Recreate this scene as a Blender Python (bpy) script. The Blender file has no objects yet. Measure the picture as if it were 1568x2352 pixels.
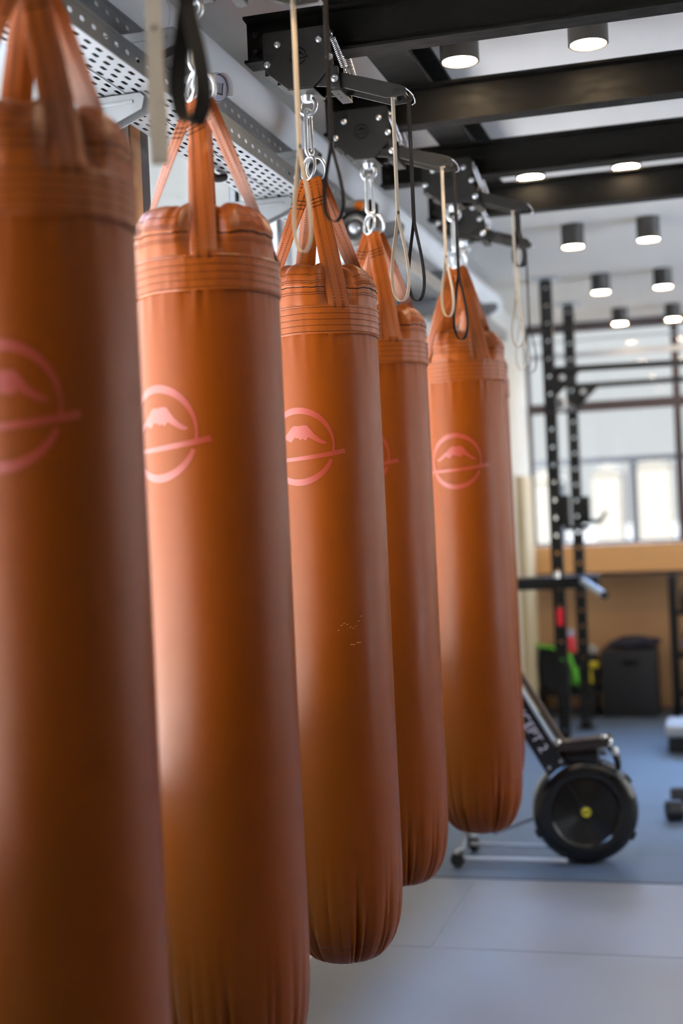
import bpy, bmesh, math, random
from math import sin, cos, pi, radians, sqrt, atan2
from mathutils import Vector, Matrix, noise

random.seed(7)
SC = bpy.context.scene
COL = SC.collection

# ------------------------------------------------------------------ materials
MATS = {}


def mat(name, color, rough=0.5, metal=0.0, spec=0.5, bump=0.0, bscale=200.0, vary=0.0, vscale=8.0,
        coat=0.0, rvary=0.0, sheen=0.0, stretch=None):
    if name in MATS:
        return MATS[name]
    m = bpy.data.materials.new(name)
    m.use_nodes = True
    nt = m.node_tree
    b = nt.nodes['Principled BSDF']
    b.inputs['Base Color'].default_value = (*color, 1)
    b.inputs['Roughness'].default_value = rough
    b.inputs['Metallic'].default_value = metal
    b.inputs['Specular IOR Level'].default_value = spec
    b.inputs['Coat Weight'].default_value = coat
    b.inputs['Coat Roughness'].default_value = 0.25
    b.inputs['Sheen Weight'].default_value = sheen
    b.inputs['Sheen Roughness'].default_value = 0.4
    tc = nt.nodes.new('ShaderNodeTexCoord')
    src = tc.outputs['Object']
    if stretch:
        mp = nt.nodes.new('ShaderNodeMapping')
        mp.inputs['Scale'].default_value = stretch
        nt.links.new(src, mp.inputs['Vector'])
        src = mp.outputs['Vector']
    if vary > 0 or rvary > 0:
        n = nt.nodes.new('ShaderNodeTexNoise')
        n.inputs['Scale'].default_value = vscale
        n.inputs['Detail'].default_value = 6
        nt.links.new(src, n.inputs['Vector'])
        if vary > 0:
            mx = nt.nodes.new('ShaderNodeMix')
            mx.data_type = 'RGBA'
            mx.inputs['A'].default_value = (*[max(0, c * (1 - vary)) for c in color], 1)
            mx.inputs['B'].default_value = (*[min(1, c * (1 + vary)) for c in color], 1)
            nt.links.new(n.outputs['Fac'], mx.inputs['Factor'])
            nt.links.new(mx.outputs['Result'], b.inputs['Base Color'])
        if rvary > 0:
            mr = nt.nodes.new('ShaderNodeMapRange')
            mr.inputs['From Min'].default_value = 0.3
            mr.inputs['From Max'].default_value = 0.7
            mr.inputs['To Min'].default_value = max(0.02, rough - rvary)
            mr.inputs['To Max'].default_value = min(1, rough + rvary)
            nt.links.new(n.outputs['Fac'], mr.inputs['Value'])
            nt.links.new(mr.outputs['Result'], b.inputs['Roughness'])
    if bump > 0:
        n2 = nt.nodes.new('ShaderNodeTexNoise')
        n2.inputs['Scale'].default_value = bscale
        n2.inputs['Detail'].default_value = 3
        nt.links.new(src, n2.inputs['Vector'])
        bp = nt.nodes.new('ShaderNodeBump')
        bp.inputs['Strength'].default_value = bump
        bp.inputs['Distance'].default_value = 0.002
        nt.links.new(n2.outputs['Fac'], bp.inputs['Height'])
        nt.links.new(bp.outputs['Normal'], b.inputs['Normal'])
    MATS[name] = m
    return m


def emit_mat(name, color, strength):
    m = bpy.data.materials.new(name)
    m.use_nodes = True
    nt = m.node_tree
    b = nt.nodes['Principled BSDF']
    b.inputs['Base Color'].default_value = (0.8, 0.8, 0.8, 1)
    b.inputs['Emission Color'].default_value = (*color, 1)
    b.inputs['Emission Strength'].default_value = strength
    return m


def glass_mat(name):
    m = bpy.data.materials.new(name)
    m.use_nodes = True
    nt = m.node_tree
    nt.nodes.clear()
    out = nt.nodes.new('ShaderNodeOutputMaterial')
    tr = nt.nodes.new('ShaderNodeBsdfTransparent')
    tr.inputs['Color'].default_value = (0.96, 0.98, 0.98, 1)
    gl = nt.nodes.new('ShaderNodeBsdfGlossy')
    gl.inputs['Roughness'].default_value = 0.02
    lw = nt.nodes.new('ShaderNodeLayerWeight')
    lw.inputs['Blend'].default_value = 0.5
    pw = nt.nodes.new('ShaderNodeMath')
    pw.operation = 'POWER'
    pw.inputs[1].default_value = 5.0
    nt.links.new(lw.outputs['Facing'], pw.inputs[0])
    fr = nt.nodes.new('ShaderNodeMath')
    fr.operation = 'MULTIPLY_ADD'
    fr.inputs[1].default_value = 0.5
    fr.inputs[2].default_value = 0.03
    nt.links.new(pw.outputs[0], fr.inputs[0])
    mx = nt.nodes.new('ShaderNodeMixShader')
    nt.links.new(fr.outputs[0], mx.inputs[0])
    nt.links.new(tr.outputs[0], mx.inputs[1])
    nt.links.new(gl.outputs[0], mx.inputs[2])
    nt.links.new(mx.outputs[0], out.inputs[0])
    return m


ORANGE = (0.160, 0.032, 0.0006)
M_vinyl = mat('orange_vinyl', ORANGE, 0.38, spec=0.19, bump=0.05, bscale=500, rvary=0.04, vscale=5)
M_vinyl2 = mat('orange_vinyl_top', (0.185, 0.039, 0.0008), 0.36, spec=0.30, bump=0.05, bscale=500, vary=0.06, vscale=25)
M_strap = mat('orange_strap_vinyl', (0.185, 0.039, 0.0008), 0.42, spec=0.32, bump=0.05, bscale=500)
M_thread = mat('dark_thread', (0.010, 0.005, 0.004), 0.9, spec=0.08)
M_print = mat('red_print', (0.26, 0.027, 0.009), 0.42, spec=0.6, bump=0.05, bscale=400, coat=0.25)
M_chrome = mat('zinc_chrome', (0.80, 0.80, 0.78), 0.33, 0.92, bump=0.02, bscale=60)
M_galv = mat('galvanised_steel', (0.27, 0.285, 0.295), 0.42, 0.5, vary=0.10, vscale=30, rvary=0.06)
M_spring = mat('spring_steel', (0.70, 0.68, 0.66), 0.25, 1.0)
M_black = mat('black_powder_coat', (0.007, 0.0072, 0.0078), 0.48, spec=0.32, bump=0.04, bscale=700)
M_beam = mat('black_painted_steel', (0.0024, 0.0024, 0.0026), 0.62, spec=0.12, bump=0.25, bscale=90, rvary=0.10, vscale=40,
             stretch=(0.35, 1, 1))
M_engrave = mat('engraved_black', (0.0012, 0.0012, 0.0012), 0.9, spec=0.05)
M_beige = mat('beige_webbing', (0.60, 0.49, 0.36), 0.7, bump=0.3, bscale=900)
M_dark = mat('black_webbing', (0.008, 0.0062, 0.0060), 0.75, spec=0.2, bump=0.3, bscale=900)
M_ceil = mat('ceiling_plaster', (0.88, 0.825, 0.73), 0.85, bump=0.5, bscale=110, vary=0.04, vscale=3)
M_wall = mat('cream_wall', (0.70, 0.66, 0.56), 0.8, bump=0.2, bscale=120)
M_darkwall = mat('grey_wall', (0.25, 0.25, 0.25), 0.8, bump=0.2, bscale=120)
M_tan = mat('tan_wall', (0.66, 0.38, 0.19), 0.75, bump=0.1, bscale=60, vary=0.06, vscale=2)
M_wood = mat('plywood', (0.74, 0.39, 0.15), 0.5, bump=0.1, bscale=40, vary=0.12, vscale=6, stretch=(0.4, 4, 6))
M_frame = mat('dark_window_frame', (0.050, 0.036, 0.038), 0.45)
M_greyframe = mat('grey_aluminium', (0.55, 0.56, 0.56), 0.4, 0.3)
M_white = mat('white_plastic', (0.78, 0.78, 0.76), 0.4)
M_duct = mat('white_painted_duct', (0.84, 0.81, 0.75), 0.5, bump=0.1, bscale=60, vary=0.04, vscale=4)
M_rubber = mat('black_rubber', (0.012, 0.012, 0.013), 0.55)
M_plastic = mat('black_plastic', (0.008, 0.008, 0.009), 0.30, spec=0.4)
M_lampbody = mat('lamp_housing_black', (0.016, 0.015, 0.014), 0.40)
M_glass = glass_mat('window_glass')
M_lamp = emit_mat('lamp_diffuser', (1.0, 0.74, 0.46), 105.0)


def tile_mat():
    m = mat('stone_tile', (0.23, 0.235, 0.25), 0.40, spec=0.45, vary=0.09, vscale=2.5, rvary=0.06, bump=0.04, bscale=30)
    return m


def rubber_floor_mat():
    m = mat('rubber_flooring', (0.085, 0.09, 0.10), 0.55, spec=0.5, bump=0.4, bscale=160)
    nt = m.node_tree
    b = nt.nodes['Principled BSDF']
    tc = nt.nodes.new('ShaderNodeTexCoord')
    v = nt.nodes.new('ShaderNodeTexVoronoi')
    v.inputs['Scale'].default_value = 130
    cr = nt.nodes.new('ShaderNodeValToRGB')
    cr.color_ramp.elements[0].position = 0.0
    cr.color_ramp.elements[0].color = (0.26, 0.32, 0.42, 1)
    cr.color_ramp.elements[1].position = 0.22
    cr.color_ramp.elements[1].color = (0.085, 0.115, 0.165, 1)  # some of the window's blue light is put into the rubber's colour
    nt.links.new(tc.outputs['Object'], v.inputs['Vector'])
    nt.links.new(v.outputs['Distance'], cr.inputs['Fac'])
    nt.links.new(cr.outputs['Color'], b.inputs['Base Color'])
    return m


M_tile = tile_mat()
M_grout = mat('pale_grout', (0.50, 0.51, 0.54), 0.6)
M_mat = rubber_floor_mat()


# ------------------------------------------------------------------ mesh helpers
def box(bm, lo, hi, mtx=None):
    vs = []
    for z in (lo[2], hi[2]):
        for y in (lo[1], hi[1]):
            for x in (lo[0], hi[0]):
                p = Vector((x, y, z))
                vs.append(bm.verts.new(mtx @ p if mtx else p))
    for f in ((0, 2, 3, 1), (4, 5, 7, 6), (0, 1, 5, 4), (2, 6, 7, 3), (0, 4, 6, 2), (1, 3, 7, 5)):
        bm.faces.new([vs[i] for i in f])
    return vs


def rbox(bm, lo, hi, r=0.004, seg=2, mtx=None):
    """box with bevelled edges"""
    t = bmesh.new()
    box(t, lo, hi)
    bmesh.ops.bevel(t, geom=list(t.edges) + list(t.verts), offset=r, segments=seg, affect='EDGES', profile=0.5)
    merge(bm, t, mtx)


def merge(bm, t, mtx=None):
    mp = {}
    for v in t.verts:
        mp[v] = bm.verts.new(mtx @ v.co if mtx else v.co)
    for f in t.faces:
        try:
            bm.faces.new([mp[v] for v in f.verts])
        except ValueError:
            pass
    t.free()


def frame_from(d):
    d = d.normalized()
    a = Vector((0, 0, 1)) if abs(d.z) < 0.9 else Vector((1, 0, 0))
    u = d.cross(a).normalized()
    return u, d.cross(u).normalized()


def tube(bm, pts, r, n=10, cap=True, closed=False):
    pts = [Vector(p) for p in pts]
    N = len(pts)
    rs = r if isinstance(r, (list, tuple)) else [r] * N
    rings = []
    u = None
    for i, p in enumerate(pts):
        if closed:
            d = pts[(i + 1) % N] - pts[i - 1]
        else:
            d = pts[min(i + 1, N - 1)] - pts[max(i - 1, 0)]
        d.normalize()
        if u is None:
            u, w = frame_from(d)
        else:
            u = (u - d * u.dot(d))
            if u.length < 1e-6:
                u, w = frame_from(d)
            u.normalize()
            w = d.cross(u)
        rings.append([bm.verts.new(p + (u * cos(2 * pi * k / n) + w * sin(2 * pi * k / n)) * rs[i]) for k in range(n)])
    M = N if closed else N - 1
    for i in range(M):
        a, b = rings[i], rings[(i + 1) % N]
        for k in range(n):
            bm.faces.new((a[k], a[(k + 1) % n], b[(k + 1) % n], b[k]))
    if cap and not closed:
        bm.faces.new(list(reversed(rings[0])))
        bm.faces.new(rings[-1])


def lathe(bm, prof, n=32, mtx=None, closed=False):
    """revolve (r,z) profile round Z"""
    rings = []
    for r, z in prof:
        if r < 1e-6:
            p = Vector((0, 0, z))
            rings.append([bm.verts.new(mtx @ p if mtx else p)])
        else:
            ring = []
            for k in range(n):
                p = Vector((r * cos(2 * pi * k / n), r * sin(2 * pi * k / n), z))
                ring.append(bm.verts.new(mtx @ p if mtx else p))
            rings.append(ring)
    seq = list(range(len(rings) - 1))
    pairs = [(i, i + 1) for i in seq]
    if closed:
        pairs.append((len(rings) - 1, 0))
    for i, j in pairs:
        a, b = rings[i], rings[j]
        for k in range(n):
            k2 = (k + 1) % n
            if len(a) == 1 and len(b) == 1:
                continue
            if len(a) == 1:
                bm.faces.new((a[0], b[k2], b[k]))
            elif len(b) == 1:
                bm.faces.new((a[k], a[k2], b[0]))
            else:
                bm.faces.new((a[k], a[k2], b[k2], b[k]))


def torus(bm, c, R, r, axis='Y', n=32, m=10, sx=1.0, sz=1.0, mtx=None):
    pts = []
    for k in range(n):
        a = 2 * pi * k / n
        if axis == 'Y':
            p = Vector((c[0] + R * sx * cos(a), c[1], c[2] + R * sz * sin(a)))
        elif axis == 'X':
            p = Vector((c[0], c[1] + R * sx * cos(a), c[2] + R * sz * sin(a)))
        else:
            p = Vector((c[0] + R * sx * cos(a), c[1] + R * sz * sin(a), c[2]))
        pts.append(mtx @ p if mtx else p)
    tube(bm, pts, r, m, closed=True)


def prism(bm, poly, y0, y1, mtx=None):
    """extrude an (x,z) polygon from y0 to y1"""
    a = [bm.verts.new((mtx @ Vector((x, y0, z))) if mtx else (x, y0, z)) for x, z in poly]
    b = [bm.verts.new((mtx @ Vector((x, y1, z))) if mtx else (x, y1, z)) for x, z in poly]
    n = len(poly)
    bm.faces.new(a)
    bm.faces.new(list(reversed(b)))
    for i in range(n):
        j = (i + 1) % n
        bm.faces.new((a[j], a[i], b[i], b[j]))


def obj(name, bm, m, parent=None, smooth=True, angle=35, bevel=0.0):
    bmesh.ops.recalc_face_normals(bm, faces=bm.faces)
    me = bpy.data.meshes.new(name)
    bm.to_mesh(me)
    bm.free()
    me.materials.append(m)
    if smooth:
        for p in me.polygons:
            p.use_smooth = True
        try:
            me.set_sharp_from_angle(angle=radians(angle))
        except Exception:
            pass
    o = bpy.data.objects.new(name, me)
    COL.objects.link(o)
    if parent:
        o.parent = parent
    if bevel > 0:
        md = o.modifiers.new('soft_edges', 'BEVEL')
        md.width = bevel
        md.segments = 2
        md.limit_method = 'ANGLE'
    return o


def tag(o, label, cat, group=None, kind=None):
    o['label'] = label
    o['category'] = cat
    if group:
        o['group'] = group
    if kind:
        o['kind'] = kind
    return o


def thing(name, label, cat, loc=(0, 0, 0), rotz=0.0, group=None):
    o = bpy.data.objects.new(name, None)
    o.empty_display_size = 0.05
    COL.objects.link(o)
    o.location = loc
    o.rotation_euler = (0, 0, rotz)
    return tag(o, label, cat, group)


def struct(name, bm, m, parent=None, smooth=False):
    o = obj(name, bm, m, parent, smooth)
    if not parent:
        o['kind'] = 'structure'
    return o


def dup(root, loc, rotz, label, group=None):
    r = root.copy()
    COL.objects.link(r)
    r.location = loc
    r.rotation_euler = (0, 0, rotz)
    r['label'] = label
    if group:
        r['group'] = group
    for ch in list(root.children):
        c = ch.copy()
        COL.objects.link(c)
        c.parent = r
        for g in list(ch.children):
            d = g.copy()
            COL.objects.link(d)
            d.parent = c
    return r


# ------------------------------------------------------------------ room shell
XL, XR, YB, YF, ZC = -1.57, 4.3, -1.3, 11.3, 3.15
MATY = 6.03


def room():
    # tiled floor: slabs with pale joints between them
    b = bmesh.new()
    box(b, (XL - 0.3, YB - 0.2, -0.12), (XR + 0.2, MATY, -0.004))
    struct('floor', b, M_grout)
    b = bmesh.new()
    xs = [XL - 0.3, -1.152] + [-1.152 + 1.2 * k for k in range(1, 5)] + [XR + 0.2]
    ys = [YB - 0.2, -0.95, 0.05, 1.05, 2.05, 3.05, 4.05, 5.05, MATY]
    g = 0.0032
    for i in range(len(xs) - 1):
        for j in range(len(ys) - 1):
            sh = 1.06 if j % 2 == 0 else 0.0      # every other course is laid half a tile over
            x0_ = xs[i] + (sh if i > 0 else 0)
            x1_ = xs[i + 1] + (sh if i < len(xs) - 2 else 0)
            box(b, (x0_ + g, ys[j] + g, -0.02), (x1_ - g, ys[j + 1] - g * 0.6, 0.0))
    struct('floor_tiles', b, M_tile, None)
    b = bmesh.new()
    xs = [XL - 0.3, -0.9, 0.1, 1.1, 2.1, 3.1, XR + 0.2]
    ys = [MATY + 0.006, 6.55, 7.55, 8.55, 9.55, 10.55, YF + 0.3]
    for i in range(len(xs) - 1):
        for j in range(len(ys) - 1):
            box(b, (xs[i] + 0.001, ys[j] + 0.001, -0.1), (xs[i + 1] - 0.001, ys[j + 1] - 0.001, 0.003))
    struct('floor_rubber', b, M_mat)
    b = bmesh.new()
    box(b, (XL - 0.3, YB - 0.2, ZC), (XR + 0.2, YF + 0.4, ZC + 0.2))
    struct('ceiling', b, M_ceil)
    # back and right walls
    b = bmesh.new()
    box(b, (XL - 0.3, YB - 0.2, 0), (XR + 0.2, YB, ZC))
    struct('wall_back', b, M_darkwall)
    b = bmesh.new()
    RY0, RY1, RZ0, RZ1 = 3.64, 11.2, 0.5, 3.05
    box(b, (XR, YB, 0), (XR + 0.2, RY0, ZC))
    box(b, (XR, RY1, 0), (XR + 0.2, YF + 0.3, ZC))
    box(b, (XR, RY0, 0), (XR + 0.2, RY1, RZ0))
    box(b, (XR, RY0, RZ1), (XR + 0.2, RY1, ZC))
    struct('wall_right', b, M_wall)
    for k in range(7):  # unseen windows, added to light the ceiling from the right
        a, c = RY0 + 1.08 * k, RY0 + 1.08 * (k + 1)
        f = bmesh.new()
        box(f, (XR + 0.06, a, RZ0), (XR + 0.12, a + 0.04, RZ1))
        box(f, (XR + 0.06, c - 0.04, RZ0), (XR + 0.12, c, RZ1))
        box(f, (XR + 0.06, a + 0.04, RZ0), (XR + 0.12, c - 0.04, RZ0 + 0.04))
        box(f, (XR + 0.06, a + 0.04, RZ1 - 0.04), (XR + 0.12, c - 0.04, RZ1))
        w = struct('window_%d' % (k + 10), f, M_frame)
        p = bmesh.new()
        box(p, (XR + 0.09, a + 0.04, RZ0 + 0.04), (XR + 0.095, c - 0.04, RZ1 - 0.04))
        obj('window_pane', p, M_glass, w, False)
    # left wall with a long band of windows
    WY0, WY1, WZ0, WZ1 = 0.75, 6.1, 0.98, 2.98
    b = bmesh.new()
    box(b, (XL - 0.22, YB, 0), (XL, WY0, ZC))
    box(b, (XL - 0.22, WY1, 0), (XL, YF + 0.3, ZC))
    box(b, (XL - 0.22, WY0, 0), (XL, WY1, WZ0))
    box(b, (XL - 0.22, WY0, WZ1), (XL, WY1, ZC))
    struct('wall_left', b, M_wall)
    # mullions of the window band; the bay near the bag row has a mixed grey, beige and dark post
    bays = [(0.75, 1.42), (1.50, 3.455), (3.67, 4.93), (5.0, 6.1)]
    for k, (a, c) in enumerate(bays):
        fr = 0.035
        f = bmesh.new()
        x0, x1 = XL - 0.12, XL - 0.02
        box(f, (x0, a, WZ0), (x1, a + fr, WZ1))
        box(f, (x0, c - fr, WZ0), (x1, c, WZ1))
        box(f, (x0, a + fr, WZ0), (x1, c - fr, WZ0 + fr))
        box(f, (x0, a + fr, WZ1 - fr), (x1, c - fr, WZ1))
        w = struct('window_%d' % (k + 1), f, M_greyframe)
        p = bmesh.new()
        box(p, (XL - 0.075, a + fr, WZ0 + fr), (XL - 0.07, c - fr, WZ1 - fr))
        obj('window_pane', p, M_glass, w, False)
        s = bmesh.new()
        box(s, (XL - 0.02, a, WZ0 - 0.03), (XL + 0.05, c, WZ0))
        obj('window_sill', s, M_white, w, False)
    for k, (a, c, m) in enumerate([(1.42, 1.50, M_wall), (3.455, 3.525, M_greyframe), (3.525, 3.54, M_frame),
                                   (3.54, 3.605, M_tan), (3.605, 3.67, M_frame), (4.93, 5.0, M_greyframe)]):
        t = bmesh.new()
        box(t, (XL - 0.16, a, WZ0), (XL + 0.004 * (k % 2), c, WZ1))
        struct('trim_%d' % (k + 1), t, m)
    # far wall: recessed tan wall, plywood ledge box, big window above
    b = bmesh.new()
    box(b, (XL - 0.22, YF + 0.06, 0), (XR + 0.2, YF + 0.26, 1.2))
    struct('wall_far', b, M_tan)
    b = bmesh.new()
    box(b, (XL, YF - 0.28, 1.118), (XR, YF + 0.06, 1.335))
    struct('trim_7', b, M_wood)
    b = bmesh.new()
    box(b, (XL, YF - 0.26, 1.09), (XR, YF + 0.06, 1.117))  # dark strip in place of the shade under the ledge
    struct('trim_8', b, M_frame)
    # window grid
    cols = [XL, -0.37, 0.83, 2.03, 3.23, XR]
    n = 5
    for i in range(len(cols) - 1):
        a, c = cols[i], cols[i + 1]
        f = bmesh.new()
        y0, y1 = YF, YF + 0.07
        fr = 0.03
        box(f, (a, y0, 1.335), (a + fr, y1, 3.15))
        box(f, (c - fr, y0, 1.335), (c, y1, 3.15))
        box(f, (a + fr, y0, 1.335), (c - fr, y1, 1.355))
        box(f, (a + fr, y0, 3.075), (c - fr, y1, 3.15))
        box(f, (a + fr, y0, 2.42), (c - fr, y1, 2.50))
        w = struct('window_%d' % n, f, M_frame)
        p = bmesh.new()
        box(p, (a + fr, YF + 0.03, 1.355), (c - fr, YF + 0.035, 2.42))
        obj('window_pane', p, M_glass, w, False)
        p = bmesh.new()
        box(p, (a + fr, YF + 0.03, 2.50), (c - fr, YF + 0.035, 3.075))
        obj('window_pane', p, M_glass, w, False)
        n += 1
    # grey rails across the upper lights of the far window
    b = bmesh.new()
    box(b, (XL, YF - 0.03, 2.86), (XR, YF - 0.002, 2.905))
    box(b, (XL, YF - 0.03, 2.995), (XR, YF - 0.002, 3.01))
    struct('trim_9', b, M_greyframe)
    # corner pilaster on the left wall near the far end
    b = bmesh.new()
    box(b, (XL, 10.45, 0), (XL + 0.06, 10.95, 1.9))
    struct('trim_10', b, mat('tan_pilaster', (0.62, 0.50, 0.30), 0.6))


room()


# ------------------------------------------------------------------ emblem outlines (u to the right, v up, metres)
def emblem_strips():
    """quads strips as lists of (pa, pb) pairs"""
    S = []
    R = 0.0955
    ring = []
    for k in range(0, 97):
        a = radians(-12 + 360 * k / 96 * (348 / 360.0))   # starts just above the stroke on the right
        a = radians(-13) + radians(350) * k / 96
        t = 0.0030 + 0.0055 * abs(sin(a)) ** 1.3
        if -0.2 < 0:
            pass
        ring.append(((R - t) * 1.0 * cos(a), (R - t) * sin(a), (R + t) * cos(a), (R + t) * sin(a)))
    S.append([((p[0], p[1]), (p[2], p[3])) for p in ring])
    top = [(-0.077, 0.008), (-0.062, 0.016), (-0.048, 0.027), (-0.032, 0.037), (-0.022, 0.048), (-0.015, 0.0535), (-0.008, 0.0555),
           (0.004, 0.054), (0.012, 0.0556), (0.022, 0.0555), (0.028, 0.0535), (0.0356, 0.0437), (0.0455, 0.031), (0.0616, 0.017),
           (0.0775, 0.009)]
    bot = [(-0.077, 0.005), (-0.068, 0.003), (-0.056, 0.007), (-0.046, 0.014), (-0.038, 0.021), (-0.030, 0.0162), (-0.0215, 0.0122),
           (-0.0093, 0.0254), (-0.0057, 0.0217), (-0.001, 0.024), (0.0074, 0.0168), (0.0127, 0.021), (0.0212, 0.0148),
           (0.0295, 0.024), (0.0455, 0.0142), (0.0595, 0.0063), (0.0695, 0.0035), (0.0775, 0.006)]

    def ev(c, x):
        for i in range(len(c) - 1):
            if c[i][0] <= x <= c[i + 1][0]:
                t = (x - c[i][0]) / (c[i + 1][0] - c[i][0])
                return c[i][1] + t * (c[i + 1][1] - c[i][1])
        return c[-1][1]
    xs = sorted(set([p[0] for p in top] + [p[0] for p in bot] + [-0.077 + 0.1545 * k / 40 for k in range(41)]))
    S.append([((x, ev(bot, x)), (x, ev(top, x))) for x in xs])
    st = []
    for k in range(41):
        t = k / 40
        u = -0.112 + 0.236 * t
        v = -0.0365 + 0.006 * t + 0.0145 * t * t * t
        h = 0.0042 + 0.0022 * t
        if t < 0.08:
            h *= 0.55 + 0.45 * t / 0.08
        st.append(((u + (0.004 if k == 40 else 0), v - h), (u, v + h)))
    S.append(st)
    return S


def emblem_bm(fn):
    b = bmesh.new()
    for s in emblem_strips():
        prev = None
        for pa, pb in s:
            a, c = b.verts.new(fn(*pa)), b.verts.new(fn(*pb))
            if prev:
                try:
                    b.faces.new((prev[0], a, c, prev[1]))
                except ValueError:
                    pass
            prev = (a, c)
    return b


# ------------------------------------------------------------------ punching bags
BR = 0.1615          # bag radius
BZ = 0.405           # height of the bag's underside above the floor


def vnoise(x, y, z):
    return noise.noise(Vector((x, y, z)))


def catmull(prof, n):
    """dense smooth resampling of (r,z) points"""
    out = []
    P = [prof[0]] + prof + [prof[-1]]
    for i in range(1, len(P) - 2):
        for k in range(n):
            t = k / n
            q = []
            for c in (0, 1):
                p0, p1, p2, p3 = P[i - 1][c], P[i][c], P[i + 1][c], P[i + 2][c]
                q.append(0.5 * (2 * p1 + (p2 - p0) * t + (2 * p0 - 5 * p1 + 4 * p2 - p3) * t * t + (3 * p1 - p0 - 3 * p2 + p3) * t ** 3))
            out.append(tuple(q))
    out.append(prof[-1])
    return out


NA = 160
_rng = random.Random(3)
CREASES = [(_rng.uniform(0, 2 * pi), _rng.uniform(0.022, 0.055), _rng.uniform(0.35, 1.0), _rng.uniform(-0.25, 0.25)) for _ in range(44)]


def body_surface(r, z, a):
    x, y = cos(a), sin(a)
    d = 0.0018 * vnoise(x * 1.3 + 5, y * 1.3, z * 1.6) * min(1, r / 0.12)
    # gathers sewn into the bottom seam
    if z < 0.42:
        w = min(1.0, max(0.0, (0.42 - z) / 0.33)) ** 1.7
        if z < 0.06:
            w *= 0.35 + 0.65 * z / 0.06
        s = 0
        for c, wd, am, tilt in CREASES:
            da = (a - c - tilt * (z - 0.07) + pi) % (2 * pi) - pi
            s += am * math.exp(-(da / wd) ** 2)
        d -= 0.0105 * w * s * min(1, r / 0.12)
    if z > 1.55:
        w = ((z - 1.55) / 0.16) ** 2
        d += 0.0026 * w * vnoise(x * 9, y * 9, z * 1.5 + 3)
        d -= 0.0042 * w * w * max(0, vnoise(x * 17 + 4, y * 17, 1))
    return Vector(((r + d) * x, (r + d) * y, z))


def surf(bm, prof, fn, n=NA):
    rings = []
    for r, z in prof:
        if r < 1e-5:
            rings.append([bm.verts.new((0, 0, z))])
        else:
            rings.append([bm.verts.new(fn(r, z, 2 * pi * k / n)) for k in range(n)])
    for i in range(len(rings) - 1):
        a, b = rings[i], rings[i + 1]
        for k in range(n):
            k2 = (k + 1) % n
            if len(a) == 1:
                bm.faces.new((a[0], b[k2], b[k]))
            elif len(b) == 1:
                bm.faces.new((a[k], a[k2], b[0]))
            else:
                bm.faces.new((a[k], a[k2], b[k2], b[k]))


def stitch(bm, p, t, nrm, L=0.0038, w=0.0011, h=0.0006):
    """one thread stitch: a tiny raised bar at p along t"""
    s = nrm.cross(t).normalized()
    a, b = p - t * L / 2, p + t * L / 2
    v = [bm.verts.new(q) for q in (a - s * w / 2, a + s * w / 2, b + s * w / 2, b - s * w / 2,
                                   a + t * L * 0.18 - s * w * 0.3 + nrm * h, a + t * L * 0.18 + s * w * 0.3 + nrm * h,
                                   b - t * L * 0.18 + s * w * 0.3 + nrm * h, b - t * L * 0.18 - s * w * 0.3 + nrm * h)]
    for f in ((4, 5, 6, 7), (0, 1, 5, 4), (1, 2, 6, 5), (2, 3, 7, 6), (3, 0, 4, 7)):
        bm.faces.new([v[i] for i in f])


def ring_stitches(bm, r, z, pitch=0.0056, fn=None, w=0.0013):
    n = int(2 * pi * r / pitch)
    for k in range(n):
        a = 2 * pi * k / n
        nrm = Vector((cos(a), sin(a), 0))
        t = Vector((-sin(a), cos(a), 0))
        p = fn(a) if fn else nrm * r + Vector((0, 0, z))
        stitch(bm, p, t, nrm, L=pitch * 0.74, w=w)


BAND0, BAND1 = 1.712, 1.788      # local heights of the stitched band


def collar_surface(r, z, a):
    x, y = cos(a), sin(a)
    t = max(0.0, (z - 1.79) / 0.10)
    d = 0.0026 * vnoise(x * 5 + 2, y * 5, z * 12) + 0.0020 * min(1, t) * vnoise(x * 13, y * 13, z * 22)
    # pulled in where the four straps bear on the rim
    for q in range(4):
        da = (a - (pi / 4 + q * pi / 2) + pi) % (2 * pi) - pi
        line = 0.1632 - 0.1405 * (z - 1.791) / 0.367 - 0.0058
        d -= max(0.0, r + d - line) * math.exp(-(da / 0.30) ** 6) * min(1, max(0, (z - 1.782) / 0.006))
    lift = 0.010 * min(1, t) * vnoise(x * 3.2 + 7, y * 3.2, 0.3) + 0.006 * min(1, t) * vnoise(x * 9 + 7, y * 9, 0.3)
    d -= 0.006 * min(1, t) * max(0, vnoise(x * 7 + 1, y * 7, 5)) ** 0.7
    return Vector(((r + d) * x, (r + d) * y, z + lift * min(1.0, r / 0.1)))


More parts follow.
